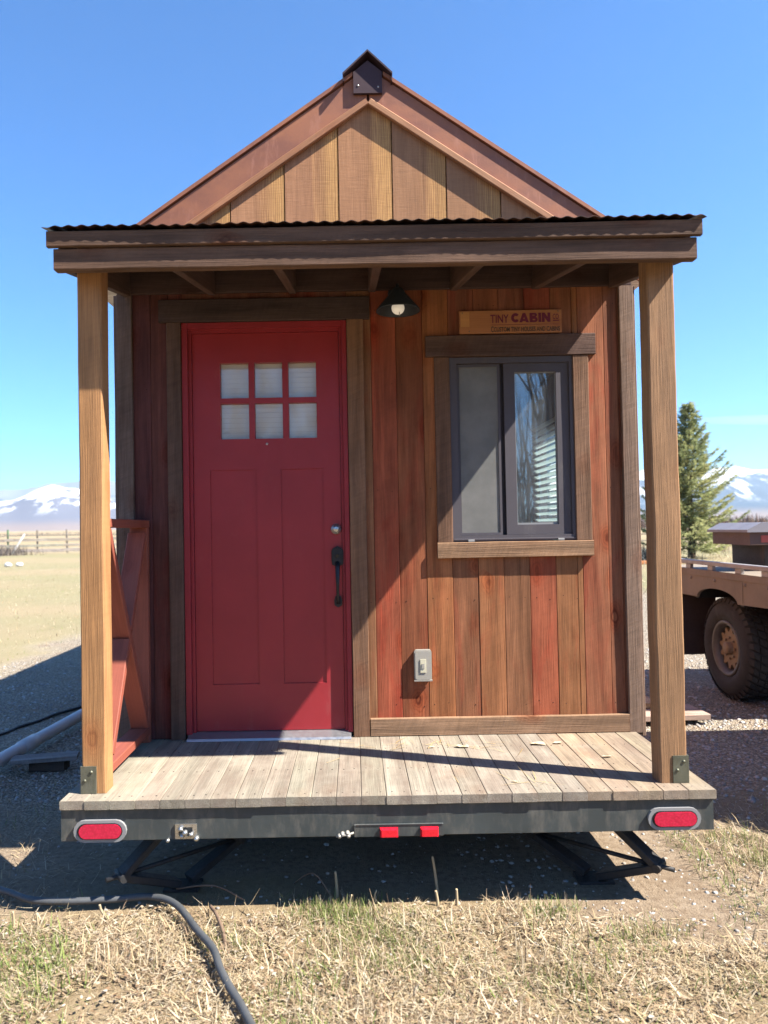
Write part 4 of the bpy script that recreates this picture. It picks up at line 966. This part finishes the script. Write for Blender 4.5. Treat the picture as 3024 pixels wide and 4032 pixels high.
patch(95000, -2.2, 2.0, 1.9, 3.15, lambda x, y: edge_keep(x, y) * np.clip(.9 + 2.6 * vnoise(x, y, 2.4, 77) - .25 * (x > .2), .08, 1), (.012, .055), .28, .07, 1.0, (.0006, .0018))
patch(16000, -2.2, 2.0, 1.9, 3.15, lambda x, y: edge_keep(x, y) * (vnoise(x, y, 3.1, 31) > -.08), (.03, .085), .45, .0, 1.2, (.0014, .0032))
patch(11000, -2.2, 1.6, 2.2, 3.12, lambda x, y: edge_keep(x, y) * (vnoise(x, y, 2.6, 14) > .12), (.04, .11), .9, .16, 1.3, (.0009, .0022))
for cx, cy, n_, sp in ((-.25, 3.0, 900, .10), (-.05, 2.86, 1300, .16), (.02, 2.62, 800, .14), (.62, 2.98, 300, .07), (1.72, 3.38, 700, .11), (1.66, 3.62, 400, .12), (-1.5, 2.55, 450, .2), (.55, 2.5, 500, .13), (-.62, 2.78, 350, .08), (.95, 2.8, 260, .08), (1.25, 2.45, 420, .13)):
    x = rg.normal(cx, sp, n_); y = rg.normal(cy, sp * .5, n_); k = y < 3.12 if cx < 1.4 else y < 9; x, y = x[k], y[k]; c, g_ = pick(len(x), np.full(len(x), .62)); parts.append(blades(x, y, rg.uniform(.02, .07, len(x)), rg.uniform(.0007, .0016, len(x)), rg.uniform(.5, 1.5, len(x)), c))
patch(26000, -6, 6, -2, 2.6, lambda x, y: (np.abs(x) > 2.0) | (y < 1.9), (.04, .12), .6, .05)
patch(9000, 1.35, 3.2, 2.9, 4.3, lambda x, y: np.clip((4.25 - y) / .5, 0, 1) * .8, (.03, .08), .5, .12)
patch(7000, -5, -1.3, 3.0, 4.6, lambda x, y: .6 + 0 * x, (.03, .09), .6, .05)
patch(26000, -22, -3.9, 8.5, 40, lambda x, y: np.clip(1.3 - y / 38, .15, 1), (.03, .075), .9, .22, .9, (.002, .005))
patch(9000, 2.2, 26, 16, 55, lambda x, y: .9 + 0 * x, (.12, .38), 1.0, .03, .5, (.006, .014))
o = 0; Vs, Fs, Ts = [], [], []
for a, b, c in parts: Vs.append(a); Fs.append(b + o); Ts.append(c); o += len(a)
tag(mesh_np('dry_grass', np.concatenate(Vs), np.concatenate(Fs), M_GRASS, np.concatenate(Ts)), 'matted pale dry grass with a few green shoots covering the ground', 'grass', kind='stuff')

def chips(name, n, x0, x1, y0, y1, keep, size, cols, mat, label, cat):
    x, y = rg.uniform(x0, x1, n), rg.uniform(y0, y1, n); k = rg.random(n) < keep(x, y); x, y = x[k], y[k]; n = len(x)
    s = rg.uniform(*size, n); a = rg.uniform(0, 6.28, n); z = rg.uniform(.004, .028, n)
    V = []
    for k, (u, v, h) in enumerate(((-1, -.3, 0), (0, -.7, .5), (1, -.1, 0), (.8, .6, .35), (-.3, .8, -.1), (-.9, .3, .5))):
        u2, v2 = u * s * rg.uniform(.6, 1.1, n), v * s * rg.uniform(.5, 1, n)
        V.append(np.stack([x + u2 * np.cos(a) - v2 * np.sin(a), y + u2 * np.sin(a) + v2 * np.cos(a), z + h * s * rg.uniform(-.6, 1.2, n) * .7], 1))
    V = np.stack(V, 1).reshape(-1, 3); V[:, 2] = np.maximum(V[:, 2], .003); i = np.arange(n) * 6
    F = np.concatenate([np.stack([i + a_, i + b_, i + c_], 1) for a_, b_, c_ in ((0, 1, 5), (1, 2, 3), (1, 3, 5), (3, 4, 5))])
    c = np.array(cols)[rg.integers(0, len(cols), n)] * rg.uniform(.7, 1.05, (n, 1))
    return tag(mesh_np(name, V, F, mat, np.repeat(c, 6, 0)), label, cat, kind='stuff')
chips('leaf_litter', 11000, -2.2, 2.0, 1.9, 3.2, lambda x, y: edge_keep(x, y) * np.clip(.8 + 2.5 * vnoise(x, y, 3.4, 51), .1, 1), (.003, .012), [(.50, .38, .26), (.56, .46, .34), (.42, .30, .19), (.34, .22, .13), (.64, .56, .45), (.48, .38, .27)], M_LEAF, 'small crumpled pale dead leaves among the dry grass', 'leaves')
def stones(name, n, x0, x1, y0, y1, keep, size, label, zk=.35):
    x, y = rg.uniform(x0, x1, n), rg.uniform(y0, y1, n); k = rg.random(n) < keep(x, y); x, y = x[k], y[k]; n = len(x)
    s = rg.uniform(0, 1, n) ** 2 * (size[1] - size[0]) + size[0]
    base = np.array([(1, 0, 0), (0, 1, 0), (-1, 0, 0), (0, -1, 0), (.6, .6, .6), (-.6, .6, .6), (-.6, -.6, .6), (.6, -.6, .6), (0, 0, 1)])
    F0 = np.array([(0, 4, 7), (0, 1, 4), (1, 5, 4), (1, 2, 5), (2, 6, 5), (2, 3, 6), (3, 7, 6), (3, 0, 7), (4, 5, 8), (5, 6, 8), (6, 7, 8), (7, 4, 8)])
    a = rg.uniform(0, 6.28, n); V = base[None] * rg.uniform(.65, 1.25, (n, 9, 1)) * s[:, None, None]; V = V * np.stack([np.ones(n), rg.uniform(.6, 1, n), rg.uniform(.4, .8, n)], 1)[:, None]
    ca, sa = np.cos(a)[:, None], np.sin(a)[:, None]
    V = np.stack([x[:, None] + V[..., 0] * ca - V[..., 1] * sa, y[:, None] + V[..., 0] * sa + V[..., 1] * ca, V[..., 2] + 0.0], 2).reshape(-1, 3)
    F = (np.arange(n)[:, None, None] * 9 + F0[None]).reshape(-1, 3)
    c = np.array([(.50, .45, .39), (.40, .36, .32), (.60, .56, .50), (.34, .29, .25), (.44, .36, .29)])[rg.integers(0, 5, n)] * rg.uniform(.75, 1.1, (n, 1)) * np.array([(.95, 1.0, 1.06)])
    return tag(mesh_np(name, V, F, M_STONE, np.repeat(c, 9, 0), False), label, 'gravel', kind='stuff')
q = N('stone'); M_STONE = q.done(q.prin(q.attr('tint', 'Color'), .85, 0, q.bump(q.noise(q.pos(), 200, 3), .3, .003), .3))
stones('gravel', 15000, 1.45, 6.5, 4.1, 10, lambda x, y: np.clip(1.15 - (y - 4.5) / 6, .2, 1) * (x > 1.6 + .2 * np.sin(y * 3)), (.005, .022), 'loose grey gravel spread around the parked truck')
stones('gravel', 9000, -4.3, -1.35, 4.3, 9, lambda x, y: np.clip(1.2 - (y - 4) / 5, .2, 1), (.005, .020), 'grey gravel in the shade left of the cabin')
stones('pebble_scatter', 4200, -1.8, 2.2, 2.6, 5, lambda x, y: np.clip(.25 + (x > .4) * .6, 0, 1), (.003, .014), 'pale pebbles scattered on bare dirt under the porch end')
# straw wisps and leaf crumbs on the deck
Vd, Fd, Td = [], [], []
n = 46; xx = np.concatenate([rg.normal(.25, .32, 36), rg.normal(.6, .12, 10)]); yy = np.concatenate([rg.normal(3.66, .07, 36), rg.normal(3.12, .03, 10)]); xx = np.clip(xx, -.6, 1.15); yy = np.clip(yy, 3.05, 3.80)
a, b, c = blades(xx, yy, rg.uniform(.05, .16, n), rg.uniform(.0008, .0018, n), rg.uniform(0, .12, n), np.array([(.62, .44, .20)]) * rg.uniform(.7, 1.2, (n, 1)), 0.004); a[:, 2] += DZ
tag(mesh_np('straw', a, b, M_GRASS, c), 'yellow straw wisps strewn over the deck boards', 'straw', kind='stuff')
for (x, y, s, lab) in ((.375, 3.615, .040, 'pale curled leaf on the deck below the switch box'), (.748, 3.633, .045, 'broad cream leaf on the deck near the base board'), (.849, 3.648, .028, 'small cream leaf beside the broad cream leaf'), (1.015, 3.422, .026, 'small round pale leaf near the right post'), (.225, 3.62, .018, 'tiny leaf crumb on the deck in front of the door casing'), (.52, 3.115, .016, 'tiny leaf crumb near the front deck edge')):
    m = MB(); pts = []; k_ = 9
    for i in range(k_): t = 2 * math.pi * i / k_; rr_ = s * (.62 + .38 * abs(math.cos(t))) * rnd.uniform(.7, 1.1); pts.append((x + rr_ * math.cos(t), y + .55 * rr_ * math.sin(t), DZ + .004 + rnd.uniform(0, .45) * s * .5))
    m.add(pts + [(x, y, DZ + .003 + s * .05)] + [(a, b, c - .0008) for a, b, c in pts] + [(x, y, DZ + .0022)], [(i, (i + 1) % k_, k_) for i in range(k_)] + [(k_ + 1 + (i + 1) % k_, k_ + 1 + i, 2 * k_ + 1) for i in range(k_)], (.68, .56, .40))
    tag(m.obj('dead_leaf', M_LEAF), lab, 'leaf', 'dead leaves on the deck')

# ------------------------------------------------------------------ trees
M_BARK = wood('bark', .45, .3, 0, 0, .9, 0, .9, .1)
def needle_mat():
    q = N('needles'); c = q.mix(1.0, q.attr('tint', 'Color'), (ALB, ALB, ALB, 1), 'MULTIPLY')
    d = q.n("ShaderNodeBsdfDiffuse", {'Color': c}).outputs[0]; t = q.n("ShaderNodeBsdfTranslucent", {'Color': c}).outputs[0]
    return q.done(q.n("ShaderNodeMixShader", {0: .45, 1: d, 2: t}).outputs[0])
M_NEEDLE = needle_mat()
def conifer(parent, cx, cy, h, rad, seed, zlow=.5):
    g = np.random.default_rng(seed); r2 = random.Random(seed)
    tk = MB(); tk.tube([(cx + .05 * math.sin(k), cy, h * k / 8) for k in range(9)], [.17 * (1 - k / 8.2) * h / 6.7 for k in range(9)], 9, (.10, .075, .06))
    Vs, Fs, Ts = [], [], []; o = 0; z = zlow
    while z < h - .12:
        f = (z - zlow) / (h - zlow); L0 = rad * (1 - f) ** .85 * (1 if f > .12 else .75 + 2 * f)
        nb = r2.randint(5, 7) if f < .8 else 4
        a0 = r2.uniform(0, 6.28)
        for b in range(nb):
            az = a0 + 6.28 * b / nb + r2.uniform(-.35, .35); L = L0 * r2.choice((.55, .8, .95, 1.1, 1.2)) + .08
            el = -.12 + .75 * f + r2.uniform(-.1, .12); up = .22 * L
            pts = [(cx + math.cos(az) * L * t * math.cos(el), cy + math.sin(az) * L * t * math.cos(el), z + L * t * math.sin(el) + up * t * t - .1 * L * math.sin(t * 3.14)) for t in (0, .35, .7, 1)]
            tk.tube(pts, [.022 * (1 - f * .6), .015, .009, .004], 4, (.10, .075, .06))
            n = int(26 + 90 * L); t = g.uniform(.12 if L > .5 else 0, 1.03, n); side = g.normal(0, 1, n) * .16 * L * (1.08 - t) * 1.1
            bx_ = np.array(pts); k = np.clip((t * 3).astype(int), 0, 2); ft = t * 3 - k; p = bx_[k] * (1 - ft[:, None]) + bx_[np.minimum(k + 1, 3)] * ft[:, None]
            sd = np.array([-math.sin(az), math.cos(az), 0]); p = p + sd[None] * side[:, None]; p[:, 2] += g.normal(.01, .028, n) - np.abs(side) * .25
            yaw = az + np.sign(side) * g.uniform(.3, 1.0, n); ll = g.uniform(.09, .19, n); pw = g.uniform(.012, .028, n); pit = g.uniform(-.25, .45, n)
            d = np.stack([np.cos(yaw) * np.cos(pit), np.sin(yaw) * np.cos(pit), np.sin(pit)], 1); s = np.cross(d, g.normal(0, 1, (n, 3))); s /= np.linalg.norm(s, axis=1, keepdims=True) + 1e-9
            Q = np.stack([p - s * pw[:, None], p + s * pw[:, None], p + d * ll[:, None] + s * pw[:, None] * .4, p + d * ll[:, None] - s * pw[:, None] * .4], 1).reshape(-1, 3)
            i = np.arange(n) * 4 + o; Vs.append(Q); Fs.append(np.stack([i, i + 1, i + 2, i + 3], 1)); o += 4 * n
            cb = np.array(r2.choice([(.40, .43, .20), (.48, .49, .23), (.33, .37, .18), (.50, .49, .22)]))
            Ts.append(np.repeat(cb[None] * g.uniform(.7, 1.3, (n, 1)), 4, 0))
        z += .13 + .06 * (1 - f)
    t = tk.obj('trunk', M_BARK, parent)
    c = mesh_np('crown', np.concatenate(Vs), np.concatenate(Fs), M_NEEDLE, np.concatenate(Ts)); c.parent = parent; c.matrix_parent_inverse = Matrix.Translation(-world_loc(parent))
T1 = thing('spruce_tree', (14.3, 32, 0), 'tall olive green spruce with twin tops behind the truck bed right of the porch', 'tree')
conifer(T1, 14.42, 32.0, 6.7, 2.15, 3); conifer(T1, 13.75, 32.3, 6.2, 1.15, 9, 1.2)

def bare_tree(loc, h, seed, label):
    r2 = random.Random(seed); T = thing('bare_tree', loc, label, 'tree', 'leafless trees behind the viewer'); m = MB()
    tw = MB()
    def grow(p, d, L, r, lev):
        pts = [p]; q_ = p; dd = d
        for k in range(4):
            dd = (dd + Vector((r2.uniform(-.16, .16), r2.uniform(-.16, .16), r2.uniform(-.03, .12)))).normalized(); q_ = q_ + dd * L / 4; pts.append(q_)
        (m if lev < 3 else tw).tube(pts, [r * (1 - .12 * k) for k in range(5)], 6 if lev < 2 else 4, (.13, .11, .09), False)
        if lev >= 5: return
        for i in range(3 if lev < 4 else 2):
            t = pts[r2.choice((2, 3, 4))]; nd = (dd + Vector((r2.uniform(-1, 1), r2.uniform(-1, 1), r2.uniform(-.2, .8))) * .85).normalized()
            grow(t, nd, L * r2.uniform(.6, .8), r * .55, lev + 1)
    grow(Vector(loc), Vector((0, 0, 1)), h * .34, .16, 0)
    m.obj('trunk', M_BARK, T); tw.obj('crown', M_BARK, T)
bare_tree((4.6, -9, -.05), 9, 4, 'leafless tree mirrored in the right window pane'); bare_tree((8.0, -13, -.05), 11, 12, 'taller leafless tree reflected behind the first one')

nsb = 5200; xs_ = rg.uniform(-75, 75, nsb); ys_ = rg.uniform(-34, -24, nsb); top = 9 + 5 * (vnoise(xs_, ys_ * 0, .11, 21) + .3)  # tree belt added out of frame to cut horizon light on the porch wall
a, f, t = blades(xs_, ys_, rg.uniform(.25, 1.0, nsb) * top, rg.uniform(.02, .12, nsb), rg.uniform(1.15, 1.57, nsb), np.array([(.17, .15, .125)]) * rg.uniform(.6, 1.3, (nsb, 1)))
tag(mesh_np('added_tree_belt', a, f, M_NEEDLE, t), 'added belt of leafless trees behind the viewer, blocking low sky and mirrored in the window', 'trees', kind='stuff')

# ------------------------------------------------------------------ fences and field things
M_FENCE = wood('fence_wood', .3, .2, 0, .3, .3, .3, .85, .1)
M_GREENP = paint('green_post_paint', (.12, .22, .10), .6); M_BAG = paint('white_sack', (.82, .81, .78), .7, .05, .2, 0, 20); M_WEED = grass_mat('dark_weed', .1)
fe = thing('rail_fence', (-24, 56, 0), 'long pale board fence across the field left of the cabin', 'fence')
for k, x in enumerate(np.arange(-48.8, -8, 2.24)):
    b = MB(); b.board((x, 56.06, .1), (x + rnd.uniform(-.03, .03), 56.06, 1.86 + rnd.uniform(-.06, .06)), (.055, 0, 0), (0, .05, 0), jit((.30, .26, .21)), .01); b.obj('post', M_GREENP if k == 10 else M_FENCE, fe)
for z, hh, t in ((.30, .13, (.58, .50, .42)), (.67, .10, (.55, .48, .38)), (1.10, .11, (.58, .48, .38)), (1.42, .035, (.28, .25, .22))):
    x = -49.0
    while x < -8:
        b = MB(); b.board((x, 55.97, z + rnd.uniform(-.03, .03)), (x + 4.46, 55.97, z + rnd.uniform(-.03, .03)), (0, 0, hh), (0, .02, 0), jit(t, .1), .008); b.obj('rail', M_FENCE, fe); x += 4.48
b = MB(); b.tube([(-25.3, 54.2, .0), (-25.0, 54.6, .75), (-24.75, 55.2, 1.55)], [.09, .08, .07], 10, (.45, .43, .40)); lump('leaning_log', b, M_FENCE, 'pale log leaning against the far left fence', 'log')
f2 = thing('rail_fence', (28, 46, 0), 'thin grey rail fence in the field behind the spruce', 'fence')
for x in np.arange(8, 50, 3.0): b = MB(); b.board((x, 46.05, 0), (x, 46.05, 1.35), (.05, 0, 0), (0, .05, 0), jit((.25, .21, .17)), .01); b.obj('post', M_FENCE, f2)
for z in (.45, .85, 1.2): b = MB(); b.board((8, 45.97, z), (50, 45.97, z), (0, 0, .035), (0, .02, 0), (.27, .23, .19), .006); b.obj('rail', M_FENCE, f2)
b = MB(); b.tube([(19.0, 38.6, 0), (19.1, 38.6, .35), (18.95, 38.6, .6), (19.15, 38.6, .86)], [.16, .10, .13, .06], 8, (.26, .23, .21)); lump('gate_post', b, M_FENCE, 'gnarled grey stump post at the end of the pale board', 'post')
b = MB(); b.board((19.35, 38.8, .42), (23.5, 38.8, .40), (0, 0, .10), (0, .03, 0), (.62, .56, .46), .01); lump('fence_board', b, M_FENCE, 'long pale board behind the truck right of the gnarled post', 'board')
b = MB(); b.board((10.0, 27.6, .07), (12.6, 27.9, .07), (0, .09, 0), (0, 0, .06), (.55, .22, .08), .01); lump('orange_board', b, M_PLANK, 'orange board lying in the grass beyond the gravel', 'board')
def blob_plant(name, cx, cy, w_, h_, n, cols, label, cat):
    x = rg.normal(cx, w_ / 2.2, n); y = rg.normal(cy, w_ / 3, n); c = np.array(cols)[rg.integers(0, len(cols), n)] * rg.uniform(.7, 1.3, (n, 1))
    a, f, t = blades(x, y, rg.uniform(.4, 1, n) * h_, rg.uniform(.01, .03, n), rg.uniform(.7, 1.5, n), c); return tag(mesh_np(name, a, f, M_WEED, t), label, cat)
blob_plant('shrub', 11.6, 30, 1.1, .75, 500, [(.05, .06, .06), (.08, .085, .08), (.12, .13, .13)], 'low dark grey shrub in the field between wall corner and right post', 'shrub')
blob_plant('weed_clump', -26.6, 54.5, 2.6, .9, 700, [(.20, .17, .15), (.26, .22, .18), (.14, .12, .12)], 'dark dry weed clump at the foot of the left fence', 'weeds')
for x, y, s, lab in ((-16.75, 35.5, .55, 'left one of two white sacks lying in the left field'), (-16.30, 35.7, .50, 'right one of two white sacks lying in the left field')):
    b = MB(); b.lathe([(0, 0), (.20 * s, .0), (.31 * s, .06 * s), (.33 * s, .17 * s), (.27 * s, .29 * s), (.12 * s, .345 * s), (0, .35 * s)], (x, y, 0), 'z', 14)
    b.v = [(vx + .05 * mnoise.noise(Vector((vx * 5, vy * 5, vz * 5))), vy, max(0, vz * (1 + .3 * mnoise.noise(Vector((vx * 4, vy * 4, 1)))))) for vx, vy, vz in b.v]
    lump('white_sack', b, M_BAG, lab, 'sack', 'white sacks in the field')
# far willow brush, one soft band
n = 15000; x = rg.uniform(20, 330, n) ** 1.0; y = rg.uniform(215, 250, n) + 8 * np.sin(x * .05); hh = (2.2 + 2.4 * (vnoise(x, y, .035, 4) + .4)).clip(.6, 6) * rg.uniform(.5, 1.1, n)
x2 = np.concatenate([x, rg.uniform(-330, -20, 5000)]); y2 = np.concatenate([y, rg.uniform(420, 470, 5000)]); hh = np.concatenate([hh, rg.uniform(.6, 2.6, 5000)]); n = len(x2)
c = np.array([(.20, .115, .085), (.25, .16, .12), (.15, .10, .085), (.27, .19, .14), (.10, .095, .085)])[rg.integers(0, 5, n)] * rg.uniform(.8, 1.2, (n, 1))
a, f, t = blades(x2, y2, hh, rg.uniform(.05, .16, n), rg.uniform(1.2, 1.57, n), c); tag(mesh_np('willow_brush', a, f, M_WEED, t), 'reddish leafless willow brush in a far band below the mountains', 'brush', kind='stuff')

# ------------------------------------------------------------------ mountains
def interp(P_, u): return float(np.interp(u, [p[0] for p in P_], [p[1] for p in P_]))
back = [(-3500, 62), (-1500, 80), (-500, 92), (-200, 95), (0, 93), (40, 94), (130, 103), (215, 111), (300, 104), (450, 100), (600, 92), (800, 96), (1000, 100), (1200, 104), (1300, 109), (1375, 108), (1405, 107), (1500, 99), (1525, 101), (1560, 107), (1590, 113), (1640, 112), (1700, 110), (1800, 104), (2000, 92), (2600, 80), (4500, 66)]
front = [(-3500, 20), (-700, 35), (-300, 60), (-120, 55), (0, 70), (30, 72), (60, 82), (116, 100), (170, 90), (240, 70), (330, 52), (450, 40), (800, 30), (1100, 30), (1350, 40), (1500, 44), (1750, 40), (2500, 30), (4500, 15)]
def ridged(p):
    v = 0; a = 1; f = 1
    for k in range(5): v += a * (1 - abs(mnoise.noise(p * f)) * 2); a *= .5; f *= 2.05
    return v
nu, nr = 420, 60; V, C = [], []
us = np.tan(np.linspace(-1.28, 1.28, nu)) * 1597 * .98 + 765
for u in us:
    t = (u - 765) / 1597; cs_ = 1 / math.sqrt(1 + t * t)
    hb, hf = interp(back, u) / 1597, interp(front, u) / 1597
    for j in range(nr):
        y = 2600 + (5350 - 2600) * j / (nr - 1); r_ = min(y, 5700 * cs_ * (y / 5350)); x = t * r_
        sb = max(0, min(1, (y - 3700) / 1100)); sb = sb * sb * (3 - 2 * sb); sf = max(0, 1 - abs(y - 3500) / 800); sf = sf * sf * (3 - 2 * sf)
        p = Vector((x / 520, y / 520, 1.3)); n1 = ridged(p) - .9; n2 = mnoise.noise(p * 7)
        zb_ = hb * 4800 * cs_ ** .0 * sb * (r_ / y); zf_ = hf * 3500 * sf * (r_ / y)
        z = max(zb_ * (1 + .16 * n1 * (1 if y < 4750 else .25)), zf_ * (1 + .13 * n1)) + 4 * n2 * max(sb, sf)
        V.append((x, r_, z - 6 + (10 if t < 0 else 2) * 0))
        frac = z / r_ * 1597; C.append((frac, 0, 0))
V = np.array(V); C = np.array(C) / 130.0
i, j = np.meshgrid(np.arange(nu - 1), np.arange(nr - 1), indexing='ij'); o = (i * nr + j).ravel()
q = N('mountain'); p = q.pos(); fr = q.n("ShaderNodeSeparateColor", {0: q.attr('tint', 'Color')}).outputs[0]
n1 = q.noise(q.vmul(p, (.004, .004, .010)), 1, 6, .65); n2 = q.noise(q.vmul(p, (.011, .004, .004)), 1, 5, .7); x, y, z = q.xyz(p)
right = q.map(x, -200, 800)
line = q.math('ADD', fr, q.math('MULTIPLY', q.math('SUBTRACT', n1, .5), .95))
snow = q.map(q.math('SUBTRACT', line, q.math('MULTIPLY', right, .09)), .585, .64)
sn = q.math('MULTIPLY', q.map(n2, .51, .58), q.map(fr, .30, .52)); snow = q.math('MAXIMUM', snow, q.math('MULTIPLY', sn, .7))
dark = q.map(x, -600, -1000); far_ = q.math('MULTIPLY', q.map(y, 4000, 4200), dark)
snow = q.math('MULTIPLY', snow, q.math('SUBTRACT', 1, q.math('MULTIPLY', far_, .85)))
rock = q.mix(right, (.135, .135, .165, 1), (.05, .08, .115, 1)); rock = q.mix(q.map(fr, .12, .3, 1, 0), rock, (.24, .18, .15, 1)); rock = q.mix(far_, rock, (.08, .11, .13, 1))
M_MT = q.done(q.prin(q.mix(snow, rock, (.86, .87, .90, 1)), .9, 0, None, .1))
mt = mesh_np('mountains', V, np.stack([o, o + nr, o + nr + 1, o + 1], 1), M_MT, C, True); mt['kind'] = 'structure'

# ------------------------------------------------------------------ a thin streak of cloud, far off on the right
cl = MB(); cl.tube([(5300 + 420 * k, 12000 + 30 * k, 1650 + 2 * k) for k in range(12)], [8, 55, 75, 85, 90, 88, 92, 90, 86, 80, 60, 8], 14)
q = N('thin_cloud'); q.t.links.new(q.n("ShaderNodeVolumePrincipled", {'Color': (1, 1, 1, 1), 'Density': .0011, 'Anisotropy': .3}).outputs[0], q.out.inputs[1])
tag(cl.obj('cloud', q.m), kind='structure')

# ------------------------------------------------------------------ haze
hz = MB(); hz.add([(x, y, z) for z in (-7.5, 460) for x, y in ((-6050, -5950), (6050, -5950), (6050, 6050), (-6050, 6050))], [(3, 2, 1, 0), (4, 5, 6, 7), (0, 1, 5, 4), (1, 2, 6, 5), (2, 3, 7, 6), (3, 0, 4, 7)])
q = N('haze'); vol = q.n("ShaderNodeVolumePrincipled", {'Color': (.68, .84, 1.0, 1), 'Density': 0.00011, 'Anisotropy': .2})
q.t.links.new(vol.outputs[0], q.out.inputs[1])
hz_o = hz.obj('haze', q.m); hz_o['kind'] = 'stuff'; hz_o['label'] = 'pale blue haze over the far fields and mountains'; hz_o['category'] = 'haze'
